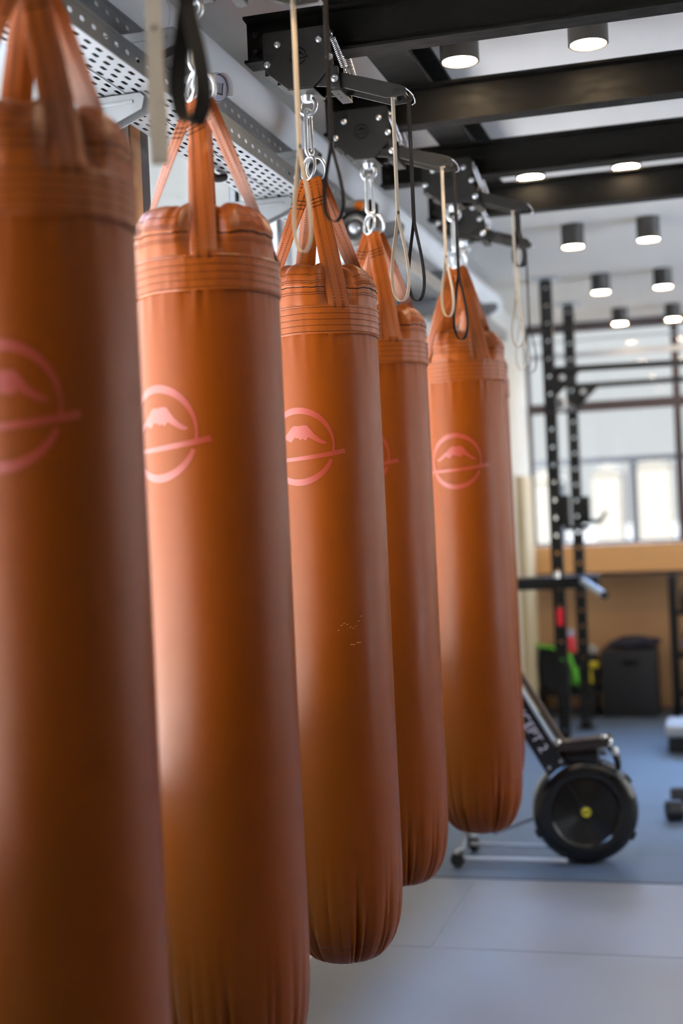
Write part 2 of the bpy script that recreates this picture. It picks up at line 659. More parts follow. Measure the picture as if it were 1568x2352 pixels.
def strap_bm(q):
    """one hanging strap: along the collar, then leaning in to the ring; returns strap bmesh and stitching bmesh"""
    a = pi / 4 + q * pi / 2
    side = 1 if q < 2 else -1            # which ring it goes to (+Y or -Y)
    rad = Vector((cos(a), sin(a), 0))
    tan0 = Vector((-sin(a), cos(a), 0))
    top = Vector((0.009 * (1 if q in (0, 3) else -1), (0.0175 + (0.002 if q % 2 else -0.002)) * side, 2.158))
    k1 = rad * 0.1605 + Vector((0, 0, 1.768))
    k2 = rad * 0.1632 + Vector((0, 0, 1.791))
    k3 = k2.lerp(top, 0.10)
    ctrl = [k1, k1.lerp(k2, 0.5), k2, k3] + [k3.lerp(top, t) for t in (0.15, 0.3, 0.45, 0.6, 0.75, 0.88, 1.0)]
    dense = []
    for i in range(len(ctrl) - 1):
        for t in (0, 0.25, 0.5, 0.75):
            dense.append(ctrl[i].lerp(ctrl[i + 1], t))
    dense.append(ctrl[-1])
    W, T = 0.058, 0.0042
    b, s = bmesh.new(), bmesh.new()
    prev = None
    N = len(dense)
    frames = []
    for i, p in enumerate(dense):
        f = i / (N - 1)
        d = (dense[min(i + 1, N - 1)] - dense[max(i - 1, 0)]).normalized()
        # the strap turns so that it lies flat across the ring where it passes through the ring
        g = max(0.0, (f - 0.27) / 0.73) ** 0.7
        yd = Vector((1, 0, 0)) if tan0.x >= 0 else Vector((-1, 0, 0))
        t = (tan0 * (1 - g) + yd * g)
        t = (t - d * t.dot(d)).normalized()
        n = t.cross(d).normalized()
        if n.dot(rad) < 0:
            n = -n
        w = W * (1 - 0.20 * max(0.0, (f - 0.4) / 0.6))
        curl = 0.0025 * sin(f * 9 + q) * g
        bend = (1 - g) / (2 * 0.163)      # follows the bag's roundness low down
        frames.append((p, d, t, n, w, bend))
        row = []
        for uu, nn in ((-0.5, 0), (-0.46, 0.8), (-0.25, 1.12), (0, 1.0), (0.25, 1.12), (0.46, 0.8), (0.5, 0), (0.46, -0.6), (0, -0.7), (-0.46, -0.6)):
            row.append(b.verts.new(p + t * (uu * w) + n * (nn * T * 0.5 + curl * (abs(uu) * 2) ** 2 - bend * (uu * w) ** 2)))
        if prev:
            for k in range(len(row)):
                k2 = (k + 1) % len(row)
                b.faces.new((prev[k], prev[k2], row[k2], row[k]))
        else:
            b.faces.new(list(reversed(row)))
        prev = row
    b.faces.new(prev)
    # stitch rows
    Ltot = 0
    for i in range(N - 1):
        p, d, t, n, w, bend = frames[i]
        p2 = frames[i + 1][0]
        seg = (p2 - p).length
        k = int(seg / 0.0056)
        for c in range(max(1, k)):
            f = (c + 0.5) / max(1, k)
            q0 = p.lerp(p2, f)
            for uu in (-0.235, -0.165, 0.165, 0.235):
                stitch(s, q0 + t * (uu * w) + n * (T * 0.5 * 1.08 + 0.0002 - bend * (uu * w) ** 2), d, n, L=0.0042, w=0.0011)
                if i > 13:
                    stitch(s, q0 + t * (uu * w) - n * (T * 0.36 + 0.0002), d, -n, L=0.0042, w=0.0011)
    # three heavy bar tacks across the strap below the ring
    for f in (0.80, 0.835, 0.87):
        p, d, t, n, w, bend = frames[int(f * (N - 1))]
        for c in range(9):
            stitch(s, p + t * ((c - 4) / 9.0 * w * 0.98) + n * (T * 0.56 + 0.0003), t, n, L=w / 8.0, w=0.0022, h=0.0009)
    return b, s


def make_bag(label):
    root = thing('punching_bag', label, 'punching bag', (0, 0, 0), 0, 'orange punching bags hanging in a row')
    R = BR
    prof = [(0.0, 0.004), (0.04, 0.001), (0.078, 0.003), (0.104, 0.016), (0.128, 0.044), (0.145, 0.083), (0.156, 0.130), (0.1620, 0.20),
            (0.1640, 0.30), (0.1632, 0.55), (0.1622, 0.90), (0.1612, 1.25), (0.1606, 1.5), (0.1603, 1.64), (0.1600, 1.69), (0.1598, 1.73)]
    b = bmesh.new()
    prof = [(r, z + 0.015 * max(0, 1 - z / 0.3)) for r, z in prof]
    dense = catmull(prof[1:], 7)
    surf(b, [prof[0]] + dense, body_surface)
    body = obj('body', b, M_vinyl, root)
    b = bmesh.new()
    n = 160
    tor = []
    for k in range(n):
        a = 2 * pi * k / n
        p = body_surface(0.1375, 0.078, a)
        tor.append(p + Vector((cos(a), sin(a), 0)) * 0.0012)
    tube(b, tor, 0.0009, 6, closed=True)
    obj('bottom_seam', b, mat('brown_thread', (0.06, 0.018, 0.004), 0.7), body)
    # stitched band
    b = bmesh.new()

    def bandfn(r, z, a):
        x, y = cos(a), sin(a)
        e = 0.0014 * vnoise(x * 7, y * 7, z * 5) + 0.0009 * vnoise(x * 21, y * 21, z * 9)
        sag = 0.0018 * vnoise(x * 2 + 1, y * 2, 0.2)
        return Vector(((r + e) * x, (r + e) * y, z + sag))
    bp = [(0.1596, BAND0 + 0.001), (0.1632, BAND0), (0.1648, BAND0 + 0.003)]
    lines = [BAND0 + 0.006 + (BAND1 - BAND0 - 0.012) * k / 4 for k in range(5)]
    for i in range(4):
        z0, z1 = lines[i], lines[i + 1]
        bp += [(0.1642, z0), (0.1645, z0 + 0.3 * (z1 - z0)), (0.1646, (z0 + z1) / 2), (0.1645, z0 + 0.7 * (z1 - z0))]
    bp += [(0.1640, lines[4]), (0.1648, BAND1 - 0.003), (0.1635, BAND1), (0.1600, BAND1 - 0.001)]
    surf(b, bp, bandfn)
    band = obj('stitched_band', b, M_vinyl2, root)
    s = bmesh.new()
    for z in lines:
        ring_stitches(s, 0.1645, z, fn=lambda a, z=z: bandfn(0.1644, z, a))
    obj('stitching', s, M_thread, band, False)
    # collar, zip and gathered crown
    b = bmesh.new()
    cp = [(0.1600, BAND1 - 0.012), (0.1618, 1.80), (0.1622, 1.822), (0.1618, 1.838), (0.1634, 1.8395), (0.1636, 1.846), (0.1605, 1.857), (0.1565, 1.868), (0.1510, 1.878),
          (0.1440, 1.888), (0.1340, 1.897), (0.1200, 1.904), (0.100, 1.908), (0.07, 1.905), (0.04, 1.901)]
    surf(b, catmull(cp, 4) + [(0.0, 1.902)], collar_surface)
    crown = obj('collar', b, M_vinyl2, root)
    s = bmesh.new()
    for r, z in ((0.1628, 1.818), (0.1628, 1.8235), (0.1634, 1.8495), (0.1612, 1.8555), (0.1535, 1.8740)):
        wob = 0.004 if z > 1.87 else 0.0
        ring_stitches(s, r, z, fn=lambda a, r=r, z=z, wob=wob: collar_surface(r + 0.0006, z + wob * vnoise(cos(a) * 4, sin(a) * 4, 2), a), w=0.0012)
    obj('stitching', s, M_thread, crown, False)
    zb = bmesh.new()
    tor = []
    for k in range(NA):
        a = 2 * pi * k / NA
        tor.append(collar_surface(0.1632, 1.8375, a))
    tube(zb, tor, 0.0010, 6, closed=True)
    obj('zip', zb, M_thread, crown)
    for q in range(4):
        b, s = strap_bm(q)
        st = obj('strap', b, M_strap, root)
        obj('stitching', s, M_thread, st, False)
    for side in (-1, 1):
        b = bmesh.new()
        m = Matrix.Translation((0.006 * side, 0.0125 * side, 2.190)) @ Matrix.Rotation(radians(12 * side), 4, 'X') @ Matrix.Rotation(radians(22 * side), 4, 'Z')
        torus(b, (0, 0, 0), 0.0270, 0.0041, 'Y', 40, 10, sx=0.96, sz=1.26, mtx=m)
        obj('steel_ring', b, M_chrome, root)
    # printed emblem wraps round the body, facing local -Y
    def wrap(u, v):
        R0 = 0.1612
        a = -pi / 2 + u / R0
        z = 1.4155 + v
        # radius of the body profile at this height
        for i in range(len(prof) - 1):
            if prof[i][1] <= z <= prof[i + 1][1]:
                t = (z - prof[i][1]) / (prof[i + 1][1] - prof[i][1])
                r = prof[i][0] + t * (prof[i + 1][0] - prof[i][0])
        p = body_surface(r, z, a)
        n2 = Vector((cos(a), sin(a), 0))
        return p + n2 * 0.0005
    obj('emblem', emblem_bm(wrap), M_print, root)
    return root


BAGS = [  # x, y, turn
    (-1.090, 2.070, radians(2)),
    (-1.094, 2.848, radians(-25)),
    (-1.069, 3.635, radians(-9)),
    (-1.097, 4.407, radians(-13)),
    (-0.960, 5.162, radians(-3)),
    (-1.051, 5.845, radians(-20)),
]
BAGL = [
    'orange punching bag nearest the camera, cut off by the left edge, blurred',
    'second orange punching bag from the camera, between the nearest and the sharp one',
    'sharply focused orange punching bag, third from the camera, with scuff marks low on its side',
    'fourth orange punching bag from the camera, mostly hidden behind the sharply focused bag',
    'fifth orange punching bag, farthest one fully seen, with the whole emblem showing',
    'farthest orange punching bag, only a thin strip showing beside the rowing machine',
]
bag0 = make_bag(BAGL[0])
bag0.location = (BAGS[0][0], BAGS[0][1], BZ)
bag0.rotation_euler = (0, 0, BAGS[0][2])
bagroots = [bag0]
for i in range(1, 6):
    bagroots.append(dup(bag0, (BAGS[i][0], BAGS[i][1], BZ), BAGS[i][2], BAGL[i]))

# pale scuffs on the sharp bag
sb = bmesh.new()
rg = random.Random(11)
for k in range(9):
    a = -pi / 2 + radians(22 + 5.2 * k * 0.55) + radians(9)
    z = 0.925 + 0.012 * sin(k * 0.9) + 0.003 * k
    L = rg.uniform(0.003, 0.008)
    p = body_surface(0.1624, z, a)
    nrm = Vector((cos(a), sin(a), 0))
    t = (Vector((-sin(a), cos(a), 0)) + Vector((0, 0, 0.35))).normalized()
    stitch(sb, p + nrm * 0.0006, t, nrm, L=L, w=0.0008, h=0.0002)
for k, (da, z) in enumerate(((44, 0.885), (50, 0.889))):
    a = -pi / 2 + radians(da) + radians(0)
    p = body_surface(0.1624, z, a)
    nrm = Vector((cos(a), sin(a), 0))
    t = Vector((-sin(a), cos(a), 0))
    stitch(sb, p + nrm * 0.0006, t, nrm, L=0.014, w=0.001, h=0.0002)
obj('scuff_marks', sb, mat('pale_scuff', (0.75, 0.40, 0.12), 0.6), bagroots[2], False)


# ------------------------------------------------------------------ ceiling steel
def ibeam_profile(h, w, tw, tf):
    return [(-w / 2, 0), (w / 2, 0), (w / 2, tf), (tw / 2, tf * 1.4), (tw / 2, h - tf * 1.4), (w / 2, h - tf), (w / 2, h), (-w / 2, h), (-w / 2, h - tf),
            (-tw / 2, h - tf * 1.4), (-tw / 2, tf * 1.4), (-w / 2, tf)]


BEAMZ, BEAMH, BEAMW = 2.895, 0.130, 0.074
BEAML = [
    'black steel beam above the nearest punching bag',
    'black steel beam above the second punching bag',
    'nearest black steel beam in view, crossing the top right, carrying the sharp bag bracket',
    'second black steel beam in view, just behind the two big round ceiling lights',
    'third black steel beam in view, partly covering the second pair of round lights',
    'farthest black steel beam, last before the open white ceiling',
]
for i, (x, y, t) in enumerate(BAGS):
    b = bmesh.new()
    pr = ibeam_profile(BEAMH, BEAMW, 0.010, 0.008)
    yb = y - 0.01
    ends = (-1.238, XR - 0.01)
    if i == 5:
        ends = (-1.20, XR - 0.01)
    av = [b.verts.new((ends[0], yb + p[0], BEAMZ + p[1])) for p in pr]
    cv = [b.verts.new((ends[1], yb + p[0], BEAMZ + p[1])) for p in pr]
    b.faces.new(av)
    b.faces.new(list(reversed(cv)))
    for k in range(len(pr)):
        k2 = (k + 1) % len(pr)
        b.faces.new((av[k], av[k2], cv[k2], cv[k]))
    o = obj('steel_beam', b, M_beam, None, True, 30)
    tag(o, BEAML[i], 'beam', 'black beams under the ceiling', 'thing')
    for zz in (BEAMZ + 0.038, BEAMZ + 0.086):
        s = bmesh.new()
        mt = Matrix.Translation((ends[0] + 0.026, yb - 0.005, zz)) @ Matrix.Rotation(radians(90), 4, 'X')
        lathe(s, [(0.0, 0.009), (0.004, 0.009), (0.008, 0.006), (0.0085, 0.0), (0.0085, -0.002)], 14, mt)
        obj('bolt', s, M_black, o)

b = bmesh.new()
yb0, yb1 = YB + 0.05, 5.95
z0, z1 = BEAMZ + BEAMH + 0.0005, ZC - 0.0005
box(b, (-1.0, yb0, z0), (-0.872, yb1, z0 + 0.012))
box(b, (-0.872 - 0.07, yb0, z0 + 0.012), (-0.93, yb1, z1 - 0.012))
box(b, (-1.0, yb0, z1 - 0.012), (-0.872, yb1, z1))
tag(obj('steel_joist', b, M_beam, None, False), 'black steel joist running lengthways on top of the cross beams', 'beam', None, 'thing')

# ------------------------------------------------------------------ bag brackets (local origin: bag axis, z = 2.80)
BKZ = 2.80


def bolt_bm(bm, x, y, z, r=0.0098):
    mt = Matrix.Translation((x, y, z)) @ Matrix.Rotation(radians(90), 4, 'X')
    lathe(bm, [(0.0, 0.0040), (0.0028, 0.0040), (0.0034, 0.0064), (0.0046, 0.0066), (r * 0.70, 0.0050), (r * 0.92, 0.0026), (r, 0.0010), (r * 1.02, 0.0), (r * 1.02, -0.001)], 20, mt)


def spring_bm(p0, p1, r=0.0085, wire=0.00155, turns=17):
    b = bmesh.new()
    p0, p1 = Vector(p0), Vector(p1)
    d = (p1 - p0)
    L = d.length
    d.normalize()
    u, w = frame_from(d)
    a0, a1 = 0.016, L - 0.014
    pts = []
    # upper hook loop
    for k in range(0, 13):
        a = -pi / 2 + 2 * pi * k / 13
        c = p0 + d * 0.008
        pts.append(c - d * (0.0085 * cos(a + pi / 2)) + u * (0.0085 * sin(a + pi / 2)))
    pts = list(reversed(pts))
    n = turns * 12
    for k in range(n + 1):
        t = k / n
        a = 2 * pi * turns * t
        pts.append(p0 + d * (a0 + (a1 - a0) * t) + u * (r * cos(a)) + w * (r * sin(a)))
    for k in range(0, 12):
        a = 2 * pi * k / 13
        c = p1 - d * 0.006
        pts.append(c - d * (0.008 * cos(a)) + u * (0.008 * sin(a)))
    tube(b, pts, wire, 6)
    return b


def make_bracket(label):
    root = thing('bag_bracket', label, 'bag bracket', (0, 0, 0), 0, 'black sprung brackets on the beams')
    YF_, YK = -0.058, 0.058
    P = [(-0.098, 0.163), (-0.104, 0.157), (-0.104, 0.068), (-0.089, 0.047), (-0.036, 0.0), (0.036, 0.0), (0.094, 0.052), (0.086, 0.158), (0.080, 0.163)]
    for y0, y1 in ((YF_, YF_ + 0.006), (YK - 0.006, YK)):
        b = bmesh.new()
        prism(b, P, y0, y1)
        obj('side_plate', b, M_black, root, True, 30, 0.0012)
    b = bmesh.new()
    box(b, (-0.036, YF_ + 0.0005, -0.0045), (0.036, YK - 0.0005, 0.0008))
    obj('base_plate', b, M_black, root, True, 30, 0.0012)
    # stepped inner plates peeping out under the left flank
    b = bmesh.new()
    prism(b, [(-0.104, 0.07), (-0.104, 0.048), (-0.088, 0.048), (-0.08, 0.058)], -0.046, 0.046)
    prism(b, [(-0.068, 0.035), (-0.070, 0.019), (-0.055, 0.019), (-0.05, 0.03)], -0.046, 0.046)
    obj('spacer', b, M_black, root, True, 30)
    # engraved emblem
    def pl(u, v):
        return Vector((-0.004 + u * 0.235, YF_ - 0.0006, 0.088 + v * 0.235))
    obj('emblem', emblem_bm(pl), M_engrave, root, False)
    for x, z in ((-0.062, 0.127), (0.056, 0.126), (-0.093, 0.076), (0.084, 0.075)):
        b = bmesh.new()
        bolt_bm(b, x, YF_, z)
        obj('bolt', b, M_chrome, root)
    # hinge link between plates and lever
    for y in (-0.050, 0.044):
        b = bmesh.new()
        prism(b, [(0.040, 0.002), (0.075, 0.060), (0.088, 0.062), (0.100, 0.028), (0.100, -0.006), (0.075, -0.003)], y, y + 0.006)
        obj('hinge_plate', b, M_black, root, True, 30, 0.0008)
    # clevis
    lv = None
    b = bmesh.new()
    prism(b, [(0.084, 0.048), (0.108, 0.046), (0.112, -0.016), (0.084, -0.013)], -0.063, -0.057)
    prism(b, [(0.084, 0.048), (0.108, 0.046), (0.112, -0.016), (0.084, -0.013)], 0.057, 0.063)
    box(b, (0.084, -0.0625, -0.021), (0.113, 0.0625, -0.015))
    cv = obj('clevis', b, M_black, root, True, 30, 0.0012)
    b = bmesh.new()
    for yy in (-0.03, 0.0):
        lathe(b, [(0.0, -0.0214), (0.0025, -0.0214), (0.0025, -0.0205)], 10, Matrix.Translation((0.098, yy, 0)))
    obj('hole', b, M_engrave, cv)
    b = bmesh.new()
    bolt_bm(b, 0.097, -0.063, 0.013, 0.0105)
    obj('bolt', b, M_chrome, root)
    # lever: open channel of two tapering cheeks
    L = [(0.104, 0.030), (0.118, 0.0285), (0.275, -0.024), (0.286, -0.030), (0.291, -0.038), (0.290, -0.046), (0.284, -0.053), (0.236, -0.055), (0.112, -0.010)]
    for y0, y1 in ((-0.053, -0.049), (0.020, 0.024)):
        b = bmesh.new()
        prism(b, L, y0, y1)
        obj('lever_arm', b, M_black, root, True, 30, 0.0008)
    b = bmesh.new()
    box(b, (0.106, -0.049, 0.022), (0.135, 0.020, 0.027), Matrix.Identity(4))
    obj('lever_bridge', b, M_black, root, False)
    for px_, pz_ in ((0.250, -0.042), (0.278, -0.038)):
        b = bmesh.new()
        tube(b, [(px_, -0.056, pz_), (px_, 0.027, pz_)], 0.005, 12)
        obj('lever_pin', b, M_black, root)
    # small slot mark on the lever cheek and wire keeper at its tip
    b = bmesh.new()
    for lo, hi in (((0.262, -0.0536, -0.034), (0.276, -0.053, -0.0335)), ((0.262, -0.0536, -0.0395), (0.276, -0.053, -0.039)),
                   ((0.262, -0.0536, -0.0395), (0.2625, -0.053, -0.0335)), ((0.2755, -0.0536, -0.0395), (0.276, -0.053, -0.0335))):
        box(b, lo, hi)
    obj('mark', b, M_engrave, root, False)
    b = bmesh.new()
    tube(b, [(0.287, -0.05, -0.034), (0.294, -0.035, -0.038), (0.299, -0.010, -0.044), (0.300, 0.010, -0.050), (0.298, 0.02, -0.056), (0.289, 0.022, -0.060)], 0.0016, 8)
    obj('wire_keeper', b, M_spring, root)
    # extension springs, front and back
    for y in (-0.060, 0.060):
        s = obj('spring', spring_bm((0.092, y - 0.004 * (1 if y < 0 else -1), 0.140), (0.126, y * 0.80, 0.030)), M_spring, root)
        b = bmesh.new()
        lathe(b, [(0.0, 0.006), (0.004, 0.006), (0.005, 0.004), (0.005, -0.012)], 12,
              Matrix.Translation((0.091, y, 0.142)) @ Matrix.Rotation(radians(90), 4, 'X'))
        obj('spring_post', b, M_black, s)
    # zinc eye bolt under the base plate
    b = bmesh.new()
    lathe(b, [(0.0, 0.001), (0.0175, 0.001), (0.0175, -0.003), (0.0165, -0.0045), (0.0158, -0.014), (0.013, -0.018), (0.0, -0.018)], 24,
          Matrix.Translation((0, 0, -0.0045)))
    torus(b, (0, 0, -0.034), 0.0232, 0.0062, 'Y', 40, 12)
    obj('eye_bolt', b, M_chrome, root)
    return root


BKL = [
    'black sprung bracket holding the nearest punching bag, above the frame',
    'black sprung bracket holding the second punching bag, only its eye bolt showing at the top',
    'largest black sprung bracket in view, sharply focused, holding the third bag',
    'second black sprung bracket in view, left of the nearest pair of hanging loops',
    'third black sprung bracket in view, with the thick black loop at its lever tip',
    'farthest and lowest black sprung bracket in view, partly behind the third one',
]
br0 = make_bracket(BKL[0])
br0.location = (BAGS[0][0], BAGS[0][1] - 0.01, BKZ)
for i in range(1, 6):
    x, y, t = BAGS[i]
    dup(br0, (x - 0.003, y - 0.01, BKZ), 0, BKL[i])


# ------------------------------------------------------------------ snap hooks
def make_hook(label):
    root = thing('snap_hook', label, 'snap hook', (0, 0, 0), 0, 'zinc snap hooks between brackets and bags')
    b = bmesh.new()
    L, w = 0.131, 0.0135
    path = []
    # open hook: starts at the gate's lower end, goes round the bottom, up the spine, over the top
    def arc(cx, cz, r, a0, a1, n):
        return [(cx + r * cos(radians(a0 + (a1 - a0) * k / n)), 0, cz + r * sin(radians(a0 + (a1 - a0) * k / n))) for k in range(n + 1)]
    path += arc(0.0, 0.0155, 0.0125, 20, -180, 14)
    path += arc(0.0, L - 0.0115, 0.0095, 180, -20, 14)
    tube(b, path, 0.0056, 12)
    body = obj('hook_body', b, M_chrome, root)
    b = bmesh.new()
    tube(b, [(0.0118, 0, 0.022), (0.0122, 0, 0.03), (0.0090, 0, L - 0.018)], [0.0042, 0.0050, 0.0046], 10)
    lathe(b, [(0.0, -0.0062), (0.0028, -0.0062), (0.0028, 0.0062), (0.0, 0.0062)], 10, Matrix.Translation((0.0094, 0, L - 0.02)) @ Matrix.Rotation(radians(90), 4, 'X'))
    obj('gate', b, M_chrome, root)
    return root


HKL = [
    'zinc snap hook of the nearest punching bag, above the frame',
    'zinc snap hook of the second bag, behind the black strap and beside the white camera',
    'sharp zinc snap hook between the largest bracket and the third bag',
    'zinc snap hook holding the fourth bag, right of the grey box with an orange button',
    'blurred zinc snap hook holding the fifth bag, behind a beige loop',
    'farthest snap hook, hanging from the lowest bracket',
]
hk0 = make_hook(HKL[0])
for i in range(6):
    x, y, t = BAGS[i]
    loc = (x - 0.003, y - 0.01, 2.6275)
    rz = [60, 75, 62, 40, 70, 50][i]
    if i == 0:
        hk0.location = loc
        hk0.rotation_euler = (0, 0, radians(rz))
    else:
        dup(hk0, loc, radians(rz), HKL[i])


# ------------------------------------------------------------------ pull loops of webbing on the levers
def ribbon(bm, pts, w, thick, wdirs):
    rows = []
    N = len(pts)
    for i, p in enumerate(pts):
        p = Vector(p)
        d = (Vector(pts[min(i + 1, N - 1)]) - Vector(pts[max(i - 1, 0)])).normalized()
        wd = wdirs[i] if isinstance(wdirs, list) else wdirs
        wd = Vector(wd)
        wd = (wd - d * wd.dot(d)).normalized()
        n = d.cross(wd)
        rows.append([bm.verts.new(p + wd * (sx * w / 2) + n * (sn * thick / 2)) for sx, sn in ((-1, -1), (1, -1), (1, 1), (-1, 1))])
    for i in range(N - 1):
        for k in range(4):
            k2 = (k + 1) % 4
            bm.faces.new((rows[i][k], rows[i][k2], rows[i + 1][k2], rows[i + 1][k]))
    bm.faces.new(list(reversed(rows[0])))
    bm.faces.new(rows[-1])


def pull_loop(top, split_z, bottom_z, width, m, label, cat='strap', w=0.010, plane=0.0, twist=66.0, dx=0.0, thick=0.0016):
    """doubled webbing from `top` down to split_z, then an open drop-shaped loop; plane: heading of the loop's plane in degrees"""
    top = Vector(top)
    root = thing('pull_loop', label, cat, top, 0, 'webbing pull loops on the brackets')
    zs, zb = split_z - top.z, bottom_z - top.z
    ax = Vector((cos(radians(plane)), sin(radians(plane)), 0))
    wd = Vector((cos(radians(plane + twist)), sin(radians(plane + twist)), 0))
    b = bmesh.new()
    lean = lambda z: Vector((dx * (z / zb), 0, 0))
    pts, H = [], zs - zb
    n = 30
    side = []
    for k in range(n + 1):
        ph = pi * k / n
        hw = width / 2 * 1.30 * sin(ph) * sin(ph / 2) ** 1.6
        side.append((hw, zs - H * (1 - cos(ph)) / 2))
    left = [ax * -(hw + 0.0009) + Vector((0, 0, z)) for hw, z in side]
    right = [ax * (hw + 0.0009) + Vector((0, 0, z)) for hw, z in side]
    up = [ax * -0.0010 + Vector((0, 0, zs * k / 8)) for k in range(8)]
    up2 = [ax * 0.0010 + Vector((0, 0, zs * k / 8)) for k in range(8)]
    path = up + left[:-1] + list(reversed(right[:-1])) + list(reversed(up2))
    path = [p + lean(p.z) for p in path]
    ribbon(b, path, w, thick, wd)
    obj('webbing', b, m, root, True, 60)
    b = bmesh.new()
    for k in range(3):
        z = zs + 0.004 + 0.003 * k
        box(b, (-0.0026, -0.0042, z), (0.0026, 0.0042, z + 0.0012), Matrix.Translation(lean(z)) @ Matrix.Rotation(radians(plane + twist), 4, 'Z'))
    obj('bar_tack', b, M_thread if m is M_beige else M_dark, root, False)
    b = bmesh.new()
    ribbon(b, [(0, 0, 0.012), (0.003, 0, 0.016), (0.006, 0, 0.010), (0.006, 0, -0.008)], w, thick, wd)
    obj('hem', b, m, root, True, 60)
    return root


loops = [
    (0.239, -0.02, 0.40, 2.203, 0.030, M_beige, 'beige webbing strap hanging in front at upper left, out of focus', 0.026, 104, 0),
    (0.297, -0.02, 0.36, 2.263, 0.046, M_dark, 'black webbing loop hanging in front of the second bag, out of focus', 0.034, 0, 0),
    (0.241, -0.02, 0.30, 2.200, 0.040, M_beige, 'beige webbing loop hanging left of the large eye bolt, across the third bag straps', 0.010, 0, 0),
    (0.307, 0.00, 0.43, 2.263, 0.045, M_dark, 'blue-black webbing loop hanging right of the sharp snap hook', 0.010, 0, 0),
    (0.246, -0.02, 0.42, 2.203, 0.050, M_beige, 'sharp beige webbing loop hanging from the largest bracket, left of its black partner', 0.0115, 0, 0),
    (0.285, 0.00, 0.47, 2.203, 0.046, M_dark, 'sharp dark brown webbing loop hanging from the tip of the largest bracket', 0.0115, 0, 0),
    (0.250, -0.02, 0.45, 2.265, 0.040, M_beige, 'beige webbing loop hanging in front of the fifth bag straps', 0.0115, 0, 0),
    (0.286, 0.00, 0.48, 2.190, 0.048, M_dark, 'black webbing loop hanging in front of the fifth bag collar', 0.0115, 0, 0),
    (0.228, -0.02, 0.42, 2.240, 0.048, M_beige, 'long beige webbing loop hanging below a short thick black loop', 0.0115, 0, 0),
    (0.243, 0.00, 0.08, 2.545, 0.044, M_dark, 'short thick black webbing loop on the third bracket in view', 0.030, 0, 0),
    (0.232, -0.02, 0.52, 2.225, 0.050, M_beige, 'farthest pale webbing loop, blurred in front of the far window', 0.008, 0, 0),
    (0.268, 0.00, 0.52, 2.212, 0.050, M_dark, 'farthest black webbing loop, blurred beside the left rack post', 0.007, 0, 0),
]
for i, (ox, oy, fsp, zb, wd, m, lab, w, plane, dxx) in enumerate(loops):
    x, y, t = BAGS[i // 2]
    ztop = 2.757
    split = ztop - (ztop - zb) * (0.62 if fsp > 0.3 else 0.35)
    if i == 4:
        split = 2.435
    if i == 5:
        split = 2.42
    if i == 2:
        split = 2.42
    if i == 3:
        split = 2.43
    pull_loop((x - 0.003 + ox, y - 0.01 + oy, ztop), split, zb, wd, m, lab, w=w, plane=plane, dx=dxx, twist=-92.0 if i == 0 else 62.0)

# ------------------------------------------------------------------ ceiling downlights
def make_lamp(label):
    root = thing('downlight', label, 'ceiling light', (0, 0, 0), 0, 'round black downlights')
    b = bmesh.new()
    R = 0.061
    lathe(b, [(0.0, 0.0), (R, 0.0), (R, -0.119), (R - 0.0015, -0.1205), (R - 0.004, -0.120), (R - 0.005, -0.112), (0.0, -0.108)], 40)
    obj('housing', b, M_lampbody, root)
    b = bmesh.new()
    lathe(b, [(R - 0.0040, -0.1185), (R - 0.0075, -0.1185), (R - 0.0075, -0.1135), (R - 0.0040, -0.1135)], 40, closed=True)
    obj('trim_ring', b, mat('warm_trim', (0.75, 0.55, 0.30), 0.3, 0.6), root)
    b = bmesh.new()
    lathe(b, [(0.0, -0.1155), (R - 0.0076, -0.1150), (R - 0.0076, -0.1135), (0.0, -0.1130)], 40)
    obj('diffuser', b, M_lamp, root)
    return root


LAMPL = {
    (0, 2): 'large round ceiling light, left of the nearest pair, below the front beam',
    (1, 2): 'large round ceiling light, right of the nearest pair at top right',
    (0, 3): 'round ceiling light tucked behind the third beam, left of its pair',
    (1, 3): 'round ceiling light tucked behind the third beam, right of its pair',
    (0, 4): 'round black ceiling light on the open ceiling, left, closest beyond the beams',
    (1, 4): 'round black ceiling light on the open ceiling, right, closest beyond the beams',
    (0, 5): 'left ceiling light of the pair above the two tall rack posts',
    (1, 5): 'right ceiling light of the pair above the tall rack posts, near the right edge',
    (0, 6): 'farthest left ceiling light, against the top of the far window',
    (1, 6): 'farthest right ceiling light, cut by the right edge at the far window',
    (0, 1): 'ceiling light between the second and third beams, above the frame, left of its pair',
    (1, 1): 'ceiling light above the frame, right of the pair over the second bag',
}
lamp0 = None
for (c, r), lab in LAMPL.items():
    loc = ((-0.748, -0.352)[c], (0.98, 2.60, 4.22, 5.80, 7.43, 9.08, 10.70)[r], ZC)
    if lamp0 is None:
        lamp0 = make_lamp(lab)
        lamp0.location = loc
    else:
        dup(lamp0, loc, 0, lab)
# downlights added outside the view to brighten the ceiling and floor on the right
extra = [(1.25, 0.98), (1.65, 0.98), (1.25, 2.6), (1.65, 2.6), (1.25, 4.22), (1.65, 4.22), (1.25, 5.8), (1.65, 5.8), (1.25, 9.0), (1.65, 9.0)]
for k, (x, y) in enumerate(extra):
    dup(lamp0, (x, y, ZC), 0, 'round black downlight in the right-hand half of the room, out of the frame', 'downlights on the right-hand side')


